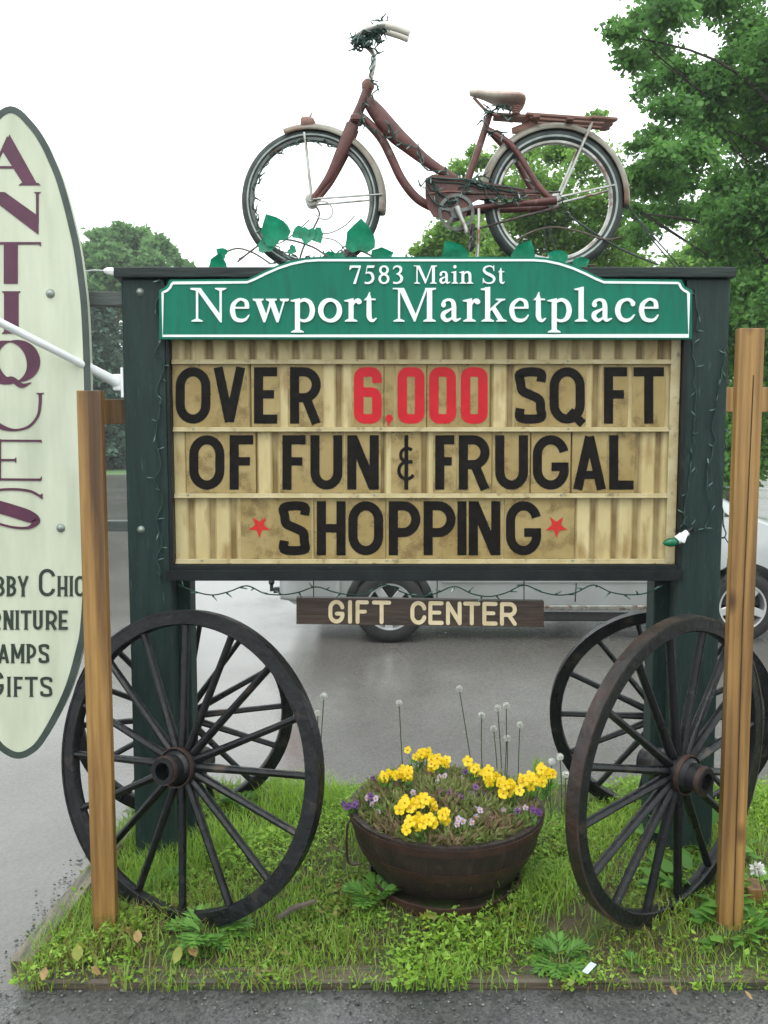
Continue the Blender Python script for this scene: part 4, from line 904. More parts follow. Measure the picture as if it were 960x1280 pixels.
# dry twigs caught in the front wheel
r = thing('dry_vine', 'bare brown vine twigs tangled in the lower front bicycle wheel', 'vine', tuple(B(375, 331)))
for pts in ([(372, 330), (380, 305), (392, 280), (400, 262), (394, 250)], [(388, 284), (410, 285), (430, 276), (444, 264)], [(392, 290), (420, 296), (436, 312)], [(340, 298), (352, 296), (370, 284), (388, 270)], [(430, 322), (442, 312), (448, 318)], [(300, 318), (318, 308), (325, 300)]):
    m = MB(); m.tube([Vector(p) for p in cat_rom([tuple(Bz(*p, -.04 + random.uniform(-.02, .02))) for p in pts], 5)], .0038 if pts[0][0] == 372 else .0022, 5); m.build('twig', M['twig'], r)

# ------------------------------------------------------------------ strings of small lights
bulb_proto = None
def light_string(label, pts, group, nb=30, loop=None, r=.0028, out=(0, -1, 0)):
    global bulb_proto
    rt = thing('string_lights', label, 'string lights', tuple(pts[0]), group)
    q = [Vector(p) for p in cat_rom(pts, 5)]
    if loop: q = [p + Vector((random.gauss(0, loop), random.gauss(0, loop), random.gauss(0, loop))) for p in q]
    m = MB(); m.tube(q, r, 5); m.build('wire', M['wire'], rt)
    sp = MB(); sp.tube([(0, 0, 0), (0, 0, .010), (0, 0, .0105)], [.0035, .0038, .0028], 6); cl = MB(); cl.tube([(0, 0, .0105), (0, 0, .022), (0, 0, .031)], [.0026, .0028, .0006], 6)
    if bulb_proto is None:
        os_ = [sp.build('light', M['wire']), cl.build('bulb', M['bulb'])]; bulb_proto = (os_[0].data, os_[1].data)
        for o in os_: bpy.data.objects.remove(o)
    inv = world(rt).inverted()
    for i in range(nb):
        p = q[int((i + .5) / nb * (len(q) - 1))]; d = Vector((random.gauss(0, 1), random.gauss(-.3, .6), random.gauss(0, 1))).normalized()
        Mx = Matrix.Translation(p) @ d.to_track_quat('Z', 'Y').to_matrix().to_4x4() @ Matrix.Diagonal((1.05,) * 3).to_4x4()
        s = bpy.data.objects.new('light', bulb_proto[0]); sc.collection.objects.link(s); s.parent = rt; s.matrix_parent_inverse = inv; s.matrix_basis = Mx
        b = bpy.data.objects.new('bulb', bulb_proto[1]); sc.collection.objects.link(b); b.parent = s
    return rt
gS = 'strings of small lights on the sign'
def sag(x0, y0, x1, y1, n, d, Y): return [tuple(P(x0 + (x1 - x0) * t, y0 + (y1 - y0) * t + d * abs(math.sin(t * n * math.pi)) + random.uniform(-1.5, 1.5), Y + random.uniform(-.01, .01))) for t in np.linspace(0, 1, n * 4 + 1)]
light_string('string lights drooping along the underside of the marquee frame', sag(222, 732, 828, 733, 7, 12, 3.49), gS, 34)
light_string('string lights stapled down the inner edge of the left green post', [tuple(P(199 + 4 * math.sin(i * 1.9) + random.uniform(-4, 4), 345 + i * 16, 3.49)) for i in range(25)], gS, 22)
light_string('string lights hanging in a loop on the right green post', [tuple(P(*p, 3.49)) for p in ((868, 362), (872, 400), (866, 430), (869, 470), (868, 520), (866, 560), (862, 600), (855, 640), (858, 655), (870, 662), (886, 650), (884, 600), (890, 560), (895, 500), (903, 462), (906, 430))], gS, 24, loop=.004)
light_string('string lights dangling from the outer edge of the right green post', [tuple(P(*p, 3.52)) for p in ((906, 400), (909, 428), (903, 445), (908, 470), (903, 500), (904, 560), (903, 600), (905, 650), (910, 690), (904, 730))], gS, 18, loop=.004)
gB = 'strings of small lights on the bicycle'
tb = [(443, 50), (448, 44), (446, 38), (452, 36), (450, 44), (456, 40), (458, 32), (464, 36), (462, 28), (468, 32), (470, 25), (476, 28), (474, 20), (480, 22), (483, 27), (477, 33), (470, 37), (475, 42), (466, 40), (460, 44), (454, 32), (447, 47), (441, 42), (452, 48)]
light_string('tangle of string lights wound round the bicycle handlebar', [tuple(P(x_ + random.uniform(-3, 3), y_ + random.uniform(-3, 3), q_) + Vector((0, 0, dz))) for x_, y_ in tb + tb[::-1] for q_ in (YB + random.uniform(-.09, .03),)], gB, 80, loop=.007, r=.0042)
light_string('string lights wound down the bicycle stem and frame tubes', [tuple(Bz(x + 5 * math.sin(i * 2.2), y + 4 * math.cos(i * 2.2), -.035 + .0 * i)) for i, (x, y) in enumerate(((456, 48), (466, 62), (467, 78), (463, 94), (470, 108), (462, 122), (447, 140), (452, 150), (465, 152), (478, 164), (488, 156), (500, 168), (514, 178), (528, 190), (530, 200), (545, 208), (560, 212), (548, 222), (562, 230), (575, 222), (590, 232), (600, 226), (612, 236)))], gB, 40, loop=.004)
light_string('string lights wound along the rim of the front bicycle wheel', [tuple(cf + Vector(((Rt - .045 - .012 * (i % 2)) * math.cos(R(a)), -.018, (Rt - .045 - .012 * (i % 2)) * math.sin(R(a))))) for i, a in enumerate(range(60, 330, 9))], gB, 34, loop=.003)
light_string('string lights wound round the saddle post and seat stays', [tuple(Bz(x + 4 * math.sin(i * 2.1), y + 4 * math.cos(i * 2.1), -.03)) for i, (x, y) in enumerate(((618, 124), (630, 130), (610, 133), (640, 136), (625, 130), (608, 142), (606, 154), (620, 160), (632, 172), (642, 184), (655, 206), (668, 226), (680, 244), (700, 250), (710, 268)))], gB, 34, loop=.005)
light_string('string lights wound round the chain guard and crank of the bicycle', [tuple(Bz(535 + 22 * (i % 6) + random.uniform(-8, 8), 222 + 14 * ((i * 5) % 3) + random.uniform(-5, 5), -.06)) for i in range(20)], gB, 30, loop=.005, r=.003)
light_string('string lights lying along the top of the sign cap', [tuple(B(x, 331 + 3 * math.sin(x), -.07)) for x in range(345, 480, 9)], gB, 14, loop=.004)
# one large bulb left on the right of the frame
r = thing('large_light_bulb', 'large green light bulb in a white socket at the lower right of the letter board', 'light bulb', tuple(P(852, 672, 3.46)))
a, b = P(866, 660, 3.465), P(838, 682, 3.455); d = (b - a).normalized()
m = MB(); m.tube([a, a + d * .03], [.009, .011], 10); m.build('plug', M['black'], r)
m = MB(); m.tube([a + d * .028, a + d * .05, a + d * .052, a + d * .08], [.013, .014, .018, .018], 12); m.beam(a + d * .045 + Vector((0, -.02, .01)), a + d * .06 + Vector((0, -.02, -.02)), .03, .008); m.build('socket', M['whiteplastic'], r)
e2 = Vector((-.85, 0, -.1)).normalized(); m = MB(); g = a + d * .078 + Vector((0, 0, -.006)); m.tube([g, g + e2 * .012, g + e2 * .03, g + e2 * .05, g + e2 * .058], [.011, .017, .018, .011, .001], 14); m.build('bulb', M['greenbulb'], r)

# ------------------------------------------------------------------ half barrel planter with its flowers
PC = Vector((.243, 3.35, 0))
root = thing('planter', 'dark half barrel planter full of yellow pansies standing on an iron hoop', 'planter', tuple(PC))
T0 = Matrix.Translation(PC)
m = MB(); prof = [(.268, .108), (.28, .112), (.318, .165), (.35, .23), (.371, .295), (.38, .345), (.38, .356), (.356, .356), (.35, .34), (.34, .28)]
m.lathe(prof, T0, 30, smooth=False); m.lathe([(0, .112), (.268, .112)], T0, 30); m.build('staves', M['barrel'], root)
for z0, z1, r0, r1 in ((.205, .24, .3375, .3545), (.315, .345, .3755, .382)):
    m = MB(); m.lathe([(r0 - .003, z0), (r0 + .003, z0), (r1 + .003, z1), (r1 - .003, z1)], T0, 60); m.build('hoop', M['hoop'], root)
m = MB(); m.lathe([(0, .315), (.2, .33), (.345, .318)], T0, 30); m.build('earth', M['soil'], root)
m = MB(); a = PC + Vector((-.365, -.05, .31)); m.tube([Vector(p) for p in cat_rom([tuple(a), tuple(a + Vector((-.02, -.01, -.02))), tuple(a + Vector((-.018, -.01, -.16))), tuple(a + Vector((.03, -.01, -.17)))], 6)], .005, 6); m.build('handle', M['rust'], root)
m = MB(); m.lathe([(.28, .058), (.286, .058), (.296, .112), (.29, .114), (.28, .058)], Matrix.Translation(PC + Vector((-.005, -.03, 0))) @ Matrix.Rotation(R(2.), 4, 'X'), 48)
tag(m.build('iron_hoop', M['hoop']), 'loose rusty iron hoop lying in the grass round the foot of the barrel planter', 'barrel hoop')

def leafcloud(c, d, ln, wd, up=None, roll=None):
    """diamond leaves: bases c, directions d (n,3), lengths, widths -> verts, faces"""
    n = len(c); d = d / np.linalg.norm(d, axis=1, keepdims=True)
    r = rng.normal(size=(n, 3)) if up is None else up + rng.normal(size=(n, 3)) * (roll or .2)
    s_ = np.cross(d, r); s_ /= np.linalg.norm(s_, axis=1, keepdims=True) + 1e-9
    nn = np.cross(s_, d)
    ln = np.asarray(ln).reshape(-1, 1); wd = np.asarray(wd).reshape(-1, 1)
    v = np.stack([c, c + d * ln * .45 + s_ * wd - nn * wd * .25, c + d * ln, c + d * ln * .45 - s_ * wd - nn * wd * .25], 1).reshape(-1, 3)
    f = np.arange(4 * n).reshape(-1, 4)
    return v, f
# low foliage filling the barrel
n = 9000; rr = .35 * np.sqrt(rng.random(n)); aa = rng.random(n) * 2 * math.pi
c = np.stack([PC.x + rr * np.cos(aa), PC.y + rr * np.sin(aa), .325 + rng.random(n) * .05 * (1.7 - rr / .35)], 1)
d = np.stack([rng.normal(size=n) * .7 + np.cos(aa) * .3, rng.normal(size=n) * .7 + np.sin(aa) * .3, np.abs(rng.normal(size=n)) * .8 + .25], 1)
v, f = leafcloud(c, d, .02 + rng.random(n) * .035, .003 + rng.random(n) * .004)
patch = .5 + .5 * np.sin(c[:, 0] * 17 + 1) * np.cos(c[:, 1] * 21); tn = np.clip(patch * .7 + rng.normal(size=n) * .22, 0, 1)
o = raw('planter_foliage', v, f, M['dry'], np.repeat(tn, 4)); tag(o, 'low brownish green foliage filling the barrel planter', 'foliage', kind='stuff')

def flower_proto(mats, size, npet=5):
    p = MB()
    for k in range(npet):
        a = 2 * math.pi * k / npet + math.pi / 2; e = 1.12 if k in (0,) else 1.
        u = Vector((math.cos(a), 0, math.sin(a))); s_ = Vector((-math.sin(a), 0, math.cos(a))); off = Vector((0, -.0008 * k, 0))
        pts = [Vector((0, 0, 0))] + [u * (size * e * q) + s_ * (size * wd_) + Vector((0, -size * .12 * (q - .4) ** 2 + (.1 * size if abs(wd_) > .3 else 0), 0)) for q, wd_ in ((.35, .34), (.75, .46), (1, .22), (1, -.22), (.75, -.46), (.35, -.34))]
        p.add([q + off for q in pts] + [u * size * .6 + Vector((0, -size * .06, 0)) + off], [(7, i, i + 1) for i in range(6)] + [(7, 6, 0)], True)
    return p.build('flower', mats, None).data
def heart_proto(mats, size):
    p = MB(); p.lathe([(0, .006), (size * .6, .004), (size, .0)], AX, 8); return p.build('centre', mats, None).data
before = set(sc.objects)
FY = [flower_proto(M['petal_y'], s_) for s_ in (.016, .0195, .022)]; FP = [flower_proto(M['petal_p'], .0125)]; FW = [flower_proto(M['petal_w'], .0115)]
HY = heart_proto(M['heart'], .004)
HD = heart_proto(mat('dark_eye', (.04, .012, .05), (.08, .03, .09), 40, .6), .005)
for o in set(sc.objects) - before: bpy.data.objects.remove(o)
def flower_plant(label, px, py, nf, spread, protos, heart, name, cat, group, z=.42, tall=.08):
    c = G(px, py, z); r = thing(name, label, cat, (c.x, c.y, .33), group); inv = world(r).inverted()
    stems = MB(); nl = 26
    for k in range(nf):
        q = c + Vector((random.gauss(0, spread), random.gauss(0, spread * .6), random.gauss(0, spread * .45)))
        face = Vector((random.gauss(0, .35) + q.x * .0, -1, random.gauss(.45, .3))).normalized()
        Mx = Matrix.Translation(q) @ (-face).to_track_quat('Y', 'Z').to_matrix().to_4x4() @ Matrix.Rotation(random.uniform(-.5, .5), 4, 'Y')
        fo = bpy.data.objects.new('flower', random.choice(protos)); sc.collection.objects.link(fo); fo.parent = r; fo.matrix_parent_inverse = inv; fo.matrix_basis = Mx
        ho = bpy.data.objects.new('centre', heart); sc.collection.objects.link(ho); ho.parent = fo; ho.location = (0, -.004, 0)
        b0 = Vector((c.x + (q.x - c.x) * .4, c.y + (q.y - c.y) * .4, .325))
        stems.tube([b0, b0.lerp(q, .5) + Vector((0, .008, .01)), q + Vector((0, .006, -.002)), q], .0013, 4)
    stems.build('stem', M['stem'], r)
    a = rng.random(nl) * 6.283; cc_ = np.stack([c.x + np.cos(a) * spread * .7 * rng.random(nl), c.y + np.sin(a) * spread * .6 * rng.random(nl), .33 + rng.random(nl) * (z - .35)], 1)
    d = np.stack([np.cos(a), np.sin(a), .5 + rng.random(nl)], 1); v, f = leafcloud(cc_, d, .025 + rng.random(nl) * .02, .006 + rng.random(nl) * .004)
    raw('leaves', v, f, M['weed'], np.repeat(rng.random(nl), 4), r)
gy = 'yellow pansies in the barrel planter'
for px, py, nf, lab in ((525, 944, 8, 'yellow pansy plant at the back of the barrel, tallest of the left bunch'), (550, 952, 6, 'yellow pansy plant at the back of the barrel, just left of the gap'), (506, 970, 6, 'yellow pansy plant on the left half of the barrel, below the tallest bunch'), (482, 968, 4, 'few yellow pansies leaning over the left rim of the barrel'),
                        (594, 961, 4, 'yellow pansy plant at the back of the barrel, just right of the gap'), (614, 972, 7, 'yellow pansy plant on the right half of the barrel, inner bunch'), (639, 984, 7, 'yellow pansy plant on the right half of the barrel, lowest of that side'), (661, 978, 6, 'yellow pansy plant near the right rim beside the outermost bunch'), (685, 967, 6, 'yellow pansy plant leaning out over the right rim of the barrel'),
                        (506, 1008, 6, 'yellow pansy plant in the front bunch, at its left end'), (534, 1003, 6, 'yellow pansy plant at the top of the front bunch'), (526, 1028, 8, 'yellow pansy plant lowest in the front bunch near the barrel rim'), (552, 1017, 3, 'few yellow pansies at the right end of the front bunch')):
    flower_plant(lab, px, py, int(nf * 1.7), .024, FY, HY, 'pansy_plant', 'pansy', gy, z=.44 if py < 990 else .42)
gv = 'violas in the barrel planter'
for px, py, nf, fp, lab in ((446, 1002, 5, FP, 'purple violas at the far left rim of the barrel'), (466, 1003, 4, FW, 'pale lilac violas beside the purple ones at the left of the barrel'), (484, 972, 3, FP, 'small purple viola under the left yellow pansies'), (570, 994, 5, FP, 'purple violas in the middle of the barrel'), (560, 975, 4, FW, 'pale violas at the back middle of the barrel'), (598, 993, 4, FP, 'purple violas right of the barrel middle'),
                            (600, 1014, 4, FW, 'pale violas in front of the purple ones right of the middle'), (635, 1010, 3, FW, 'pale violas toward the right front of the barrel'), (662, 1018, 3, FP, 'purple violas close to the right front rim'), (592, 970, 3, FP, 'purple violas below the gap in the yellow pansies'), (517, 996, 3, FW, 'pale violas just above the front yellow bunch'), (575, 1030, 3, FW, 'pale violas low at the front right of the yellow bunch')):
    flower_plant(lab, px, py, int(nf * 1.6), .03, fp, HD if fp is FP else HY, 'viola_plant', 'viola', gv, z=.39)

# ------------------------------------------------------------------ grass and ground cover of the bed
def inbed(n, fringe=.06):
    x = rng.uniform(-1.2, 4.5, n); y = rng.uniform(2.74 - fringe, 4.4, n)
    return x, y
def zof(x, y): return np.array([bedz(a, b) if b > 2.81 else .015 for a, b in zip(x, y)])
def pnoise(x, y, k, s_): return .5 + .25 * (np.sin(x * k + s_) * np.cos(y * k * 1.3 + s_ * 2) + np.sin(x * k * 2.3 - y * k * 1.7 + s_ * 3))
dist = lambda x, y, cx, cy: np.hypot(x - cx, y - cy)
n = 62000; x, y = inbed(n)
x[:36000] = rng.uniform(-1.2, 1.9, 36000)
hgt = .022 + .045 * pnoise(x, y, 5, 1) ** 2 + .02 * rng.random(n)
hgt += .05 * np.exp(-(dist(x, y, -1.0, 2.95) / .25) ** 2) + .03 * np.exp(-(dist(x, y, 1.5, 3.0) / .2) ** 2) + .07 * np.exp(-(dist(x, y, -.45, 4.2) / .3) ** 2) - .012 * (y > 4.1) + .05 * np.exp(-(dist(x, y, -.9, 3.6) / .3) ** 2)
keep = (dist(x, y, PC.x, PC.y - .03) > .325 - .05 * rng.random(n)) & (rng.random(n) < (.2 + .85 * pnoise(x, y, 4, 2)) * np.clip((4.38 - y) / .4, .05, 1)) & ~((y < 2.8) & (rng.random(n) < .45 - .4 * (pnoise(x, y * 0, 6, 4) > .55)))
x, y, hgt = x[keep], y[keep], hgt[keep]; n = len(x); z = zof(x, y)
a = rng.random(n) * 6.283; ln_ = .25 + .6 * rng.random(n); b0 = np.stack([x, y, z], 1); dirv = np.stack([np.cos(a) * ln_, np.sin(a) * ln_, np.ones(n)], 1)
wv = np.stack([-np.sin(a), np.cos(a), np.zeros(n)], 1) * (.0012 + .0016 * rng.random(n))[:, None]
mid = b0 + dirv * (hgt * .55)[:, None] * np.array([.6, .6, 1]); tip = b0 + dirv * hgt[:, None] * np.array([1.3, 1.3, 1])
V_ = np.stack([b0 - wv, b0 + wv, mid + wv * .8, mid - wv * .8, tip + wv * .1, tip - wv * .1], 1).reshape(-1, 3)
q = np.arange(n)[:, None] * 6; F_ = np.concatenate([q + np.array([[0, 1, 2, 3]]), q + np.array([[3, 2, 4, 5]])])
tn = np.clip(.22 + .55 * pnoise(x, y, 3.3, 5) + .2 * rng.normal(size=n) + .2 * (y > 3.6) - .08 * (y < 3.1), 0, 1)
o = raw('grass', V_, F_, M['grass'], np.repeat(tn, 6)); tag(o, 'short bright green grass covering the bed round the wheels and planter', 'grass', kind='stuff')
# clover-like small leaves
n = 36000; x, y = inbed(n); x[:26000] = rng.uniform(-1.2, 1.9, 26000)
keep = (dist(x, y, PC.x, PC.y - .03) > .325 - .05 * rng.random(n)) & (rng.random(n) < 1.9 * pnoise(x, y, 4.5, 7) ** 2.2) & ~((y < 2.8) & (rng.random(n) < .55 - .5 * (pnoise(x, y * 0, 6, 4) > .55)))
x, y = x[keep], y[keep]; n = len(x); z = zof(x, y); hh = .012 + .05 * rng.random(n) * pnoise(x, y, 4.5, 7) + .05 * rng.random(n) * np.exp(-(dist(x, y, 1.5, 3.1) / .25) ** 2)
vs, ts = [], []
for k in range(3):
    a = rng.random(n) * 6.283; d = np.stack([np.cos(a), np.sin(a), rng.normal(size=n) * .35 + .15], 1); c = np.stack([x, y, z + hh], 1)
    sz = .009 + .022 * rng.random(n) ** 2 * (.4 + pnoise(x, y, 6, 3)); v, _ = leafcloud(c, d, sz, sz * (.2 + .13 * rng.random(n)), np.array([[0, 0, 1.]]), .4); vs.append(v); ts.append(np.repeat(np.clip(.25 + .6 * pnoise(x, y, 2.7, 9) + .2 * rng.normal(size=n), 0, 1), 4))
v = np.concatenate(vs); o = raw('ground_cover', v, np.arange(len(v)).reshape(-1, 4), M['grass'], np.concatenate(ts)); tag(o, 'small leaved green weeds creeping between the grass of the bed', 'ground cover', kind='stuff')

def weed(label, px, py, size, n=9, kind='fern', m='weed', name='leafy_weed', group='leafy weeds in the bed', z=.05):
    c = G(px, py, z); c.z = bedz(c.x, c.y) - .01; r = thing(name, label, 'weed', tuple(c), group)
    C_, D_, L_, W_ = [], [], [], []; st = MB()
    for k in range(n):
        a = 2 * math.pi * k / n + random.uniform(-.3, .3); ln = size * random.uniform(.7, 1.1); el = random.uniform(.5, 1.2)
        base = Vector(c); dirn = Vector((math.cos(a) * math.cos(el), math.sin(a) * math.cos(el), math.sin(el)))
        pts = [base + dirn * ln * t + Vector((0, 0, -ln * .45 * t * t)) for t in np.linspace(0, 1, 7)]
        st.tube(pts, [.0022, .002, .0018, .0016, .0013, .001, .0006], 4)
        for i in range(2, 7):
            tng = (pts[i] - pts[i - 1]).normalized(); sd = tng.cross(Vector((0, 0, 1))).normalized(); sz = ln * (.36 if kind == 'fern' else .5) * (1 - abs(i - 3.5) / 6)
            if kind == 'fern':
                for s_ in (-1, 1):
                    for e in (.5, .95): C_.append(pts[i]); D_.append(sd * s_ * e + tng * (1.05 - e * .5)); L_.append(sz * (.8 + .3 * e)); W_.append(sz * .15)
            elif i >= 3: C_.append(pts[i]); D_.append(tng + sd * random.uniform(-.5, .5)); L_.append(sz * 1.1); W_.append(sz * .36)
    st.build('stem', M['stem'], r)
    v, f = leafcloud(np.array(C_), np.array(D_), np.array(L_), np.array(W_), np.array([[0, 0, 1.]]), .15)
    raw('leaves', v, f, M[m], np.repeat(np.clip(.55 + .2 * rng.normal(size=len(C_)), 0, 1), 4), r)
    return r
weed('feathery green weed growing up before the foot of the left front wagon wheel', 258, 1172, .2, 13)
weed('low feathery weed on the left beside the tall feathery one', 232, 1190, .09, 9)
weed('feathery weed at the left foot of the barrel planter', 468, 1132, .18, 12)
weed('feathery weed under the rim of the right front wagon wheel', 700, 1192, .15, 12)
weed('spreading feathery weed left of the paper scrap', 660, 1200, .08, 9)
weed('feathery weed between the right wagon wheel and the timber edge', 800, 1200, .1, 10)
weed('leafy weed climbing inside the right front wagon wheel', 880, 1120, .24, 10, 'broad')
weed('leafy weed growing up round the hub side of the right wagon wheel', 868, 1060, .26, 9, 'broad')
weed('leafy weed at the base of the cracked pine post', 918, 1165, .16, 10, 'broad')
weed('leafy weed right of the wooden stake', 958, 1120, .2, 9, 'broad')
weed('bushy weed behind the left green post', 300, 1010, .16, 12, 'fern')
weed('weed growing within the lower spokes of the left front wagon wheel', 205, 1110, .13, 10, 'broad')
weed('yellowing broad leaved weed right of the left front wheel', 428, 1165, .075, 5, 'broad', 'yleaf')
weed('yellow green broad leaved weed in front of the iron hoop', 545, 1160, .08, 7, 'broad', 'yleaf')
weed('pale broad leaved weed right of the hoop below the grass tuft', 640, 1150, .085, 6, 'broad', 'yleaf')
# tuft of long grass against the barrel
def tuft(label, px, py, n, ln, lean):
    c = G(px, py, .04); r = thing('grass_tuft', label, 'grass tuft', tuple(c), 'tufts of long grass'); V_, F_, o = [], [], 0
    for k in range(n):
        a = random.uniform(0, 6.28); L_ = ln * random.uniform(.6, 1.1); out = random.uniform(.25, .85); w0 = random.uniform(.0025, .0042); dx, dy = math.cos(a) + lean, math.sin(a) - .4
        b = Vector((c.x + random.gauss(0, .03), c.y + random.gauss(0, .03), c.z - .03)); 
        for i, t in enumerate(np.linspace(0, 1, 8)):
            p = b + Vector((dx * out * L_ * t ** 1.4, dy * out * L_ * t ** 1.4, L_ * (t - .55 * out * t * t * 1.35))); ww = w0 * (1 - t) ** .6 + .0004; s_ = Vector((-dy, dx, 0)).normalized() * ww
            V_ += [p - s_, p + s_]
            if i: F_.append((o + 2 * i - 2, o + 2 * i - 1, o + 2 * i + 1, o + 2 * i))
        o += 16
    raw('blades', np.array([tuple(p) for p in V_]), np.array(F_), M['grass'], np.repeat(np.clip(rng.normal(.5, .15, n), 0, 1), 16), r)
tuft('tuft of long arching grass against the right front of the barrel planter', 628, 1105, 46, .34, .1)
tuft('small tuft of long grass growing up the right side of the barrel planter', 676, 1050, 22, .24, .2)
tuft('tuft of taller grass round the foot of the left pine post', 165, 1165, 60, .15, 0)
tuft('tuft of taller grass behind the barrel planter on its right', 672, 965, 24, .2, 0)

# dandelion seed heads behind the planter
def dandelion(label, px, py, bx, by, Y, r0=.0135, name='dandelion'):
    h = P(px, py, Y); b = P(bx, by, Y); b.z = .03; rr_ = thing(name, label, 'dandelion', tuple(b), 'dandelion seed heads behind the planter')
    m = MB(); q = cat_rom([tuple(b), tuple(b.lerp(h, .5) + Vector((random.uniform(-.01, .01), 0, 0))), tuple(h)], 5); m.tube([Vector(p) for p in q], .0026, 5); m.build('stem', M['stem'], rr_)
    n = 150; r0 *= 1.2; k_ = MB(); k_.lathe([(0, -r0 * .62), (r0 * .45, -r0 * .45), (r0 * .62, 0), (r0 * .45, r0 * .45), (0, r0 * .62)], Matrix.Translation(h), 10); d = rng.normal(size=(n, 3)); d /= np.linalg.norm(d, axis=1, keepdims=True); c = np.array([tuple(h)]) + d * r0 * .1
    v, f = leafcloud(c, d, np.full(n, r0), np.full(n, .004)); k_.add([tuple(p) for p in v], [tuple(int(q_) for q_ in f1_) for f1_ in f]); k_.build('seed_head', M['puff'], rr_)
for i, (px, py, bx, lab) in enumerate(((499, 879, 506, 'dandelion seed head alone, left of the others behind the planter'), (574, 861, 596, 'tallest dandelion seed head on a long leaning stem behind the planter'), (602, 894, 606, 'dandelion seed head just right of the tallest one'), (622, 885, 628, 'left of the pair of dandelion heads side by side at equal height'), (633, 882, 629, 'right of the pair of dandelion heads side by side at equal height'), (617, 911, 622, 'low dandelion seed head below the pair'), (634, 923, 630, 'lowest dandelion seed head under the pair'), (650, 906, 648, 'small dandelion seed head right of the pair'),
        (690, 952, 690, 'dandelion seed head nearest the right rim pansies'), (700, 946, 702, 'dandelion seed head next to the right front wagon wheel rim'), (707, 968, 704, 'drooping pale seed head beside the right wheel rim'), (405, 870, 398, 'seed head beside the rim of the left front wagon wheel'), (397, 892, 400, 'lower pale seed head beside the left front wagon wheel'))):
    dandelion(lab, px, py, bx, 1010, 4.15 if px < 680 else 3.85)
# loose gravel along the edge of the pavement and by the left timber
n = 1500; x = rng.uniform(-2.2, 3.2, n); y = 2.715 - np.abs(rng.normal(size=n)) * .13; lf = rng.random(n) < .14; x[lf] = -1.27 - np.abs(rng.normal(size=lf.sum())) * .035; y[lf] = rng.uniform(2.6, 4.0, lf.sum()); rs_ = .0025 + .006 * rng.random(n) ** 3
oc = np.array([[1, 0, 0], [-1, 0, 0], [0, 1, 0], [0, -1, 0], [0, 0, .8], [0, 0, -.5]]); V_ = np.stack([x, y, np.full(n, .001)], 1)[:, None] + oc[None] * rs_[:, None, None] * rng.uniform(.7, 1.3, (n, 6, 3))
of = np.array([[0, 2, 4], [2, 1, 4], [1, 3, 4], [3, 0, 4], [2, 0, 5], [1, 2, 5], [3, 1, 5], [0, 3, 5]]); F_ = (np.arange(n)[:, None, None] * 6 + of[None]).reshape(-1, 3)
M['stone'] = mat('gravel', (.1, .1, .1), rough=.8, tint=[(.03, .03, .03), (.08, .078, .075), (.2, .19, .18)]); o = raw('gravel', V_.reshape(-1, 3), F_, M['stone'], np.repeat(rng.random(n), 6)); tag(o, 'loose grit and small stones along the pavement edge', 'gravel', kind='stuff')
# fallen leaves, scraps
def fallen(label, px, py, sz, rot, m, name='fallen_leaf', cat='leaf', group='fallen yellow leaves'):
    sz *= .72; c = G(px, py, .07); mb = MB(); Mx = Matrix.Translation((c.x, c.y, c.z + .01)) @ Matrix.Rotation(R(rot), 4, 'Z') @ Matrix.Rotation(R(random.uniform(15, 45)), 4, 'X') @ Matrix.Rotation(R(random.uniform(-20, 20)), 4, 'Y')
    o = [(0, -.55), (.28, -.25), (.36, .05), (.22, .35), (0, .6), (-.22, .35), (-.36, .05), (-.28, -.25)]
    v = [Mx @ (Vector((x, y, .18 * x * x + .05 * math.sin(y * 5))) * sz) for x, y in o] + [Mx @ (Vector((0, y, -.04)) * sz) for y in (-.2, .2)]
    n = 8; mb.add(v, [(8, 0, 1), (8, 1, 2), (8, 2, 9), (9, 2, 3), (9, 3, 4), (9, 4, 5), (9, 5, 6), (8, 9, 6), (8, 6, 7), (8, 7, 0)], True); return tag(mb.build(name, M[m]), label, cat, group)
for px, py, sz, rot, mm, lab in ((160, 1166, .075, 70, 'dleaf', 'tan fallen leaf lying right of the left pine post'), (172, 1174, .06, 10, 'dleaf', 'tan fallen leaf just below the one beside the left pine post'), (97, 1195, .075, 20, 'yleaf', 'yellow leaf at the left corner of the bed'), (103, 1185, .05, 90, 'yleaf', 'small yellow leaf above the left corner one'), (222, 1197, .075, -20, 'yleaf', 'large yellow leaf below the left front wheel'), (241, 1190, .07, 40, 'dleaf', 'tan leaf beside the large yellow one below the left wheel'),
        (55, 1221, .05, 0, 'dleaf', 'dry leaf on the end of the front timber'), (120, 1217, .05, 80, 'dleaf', 'dry leaf lying on the timber edging'), (936, 1248, .04, 30, 'dleaf', 'tiny dry leaf on the dark pavement at the right'), (842, 1242, .04, 60, 'dleaf', 'dry leaf by the timber under the right wagon wheel')):
    fallen(lab, px, py, sz, rot, mm)
c = G(737, 1213, .07); m = MB(); m.beam(c + Vector((-.018, -.012, .0)), c + Vector((.016, .014, .016)), .024, .0016, up=(.3, .4, 1), bev=0); tag(m.build('paper_scrap', M['paper']), 'small pale blue paper scrap in the grass before the right wagon wheel', 'paper scrap')
c = G(372, 1138, .08); m = MB(); m.tube([c + Vector((-.07, -.04, -.01)), c + Vector((-.02, -.01, .012)), c + Vector((.06, .03, .02))], [.008, .011, .007], 6); tag(m.build('wood_stick', M['twig']), 'brown stick lying in the grass right of the left front wheel', 'stick')
r = thing('wild_flower', 'white wild flower beside the stake at the right edge', 'flower', tuple(G(950, 1130, .05)))
h = G(950, 1130, .05); h.y = 3.1; hd = P(947, 1086, 3.1); m = MB(); m.tube([h, hd], .002, 5); m.build('stem', M['stem'], r)
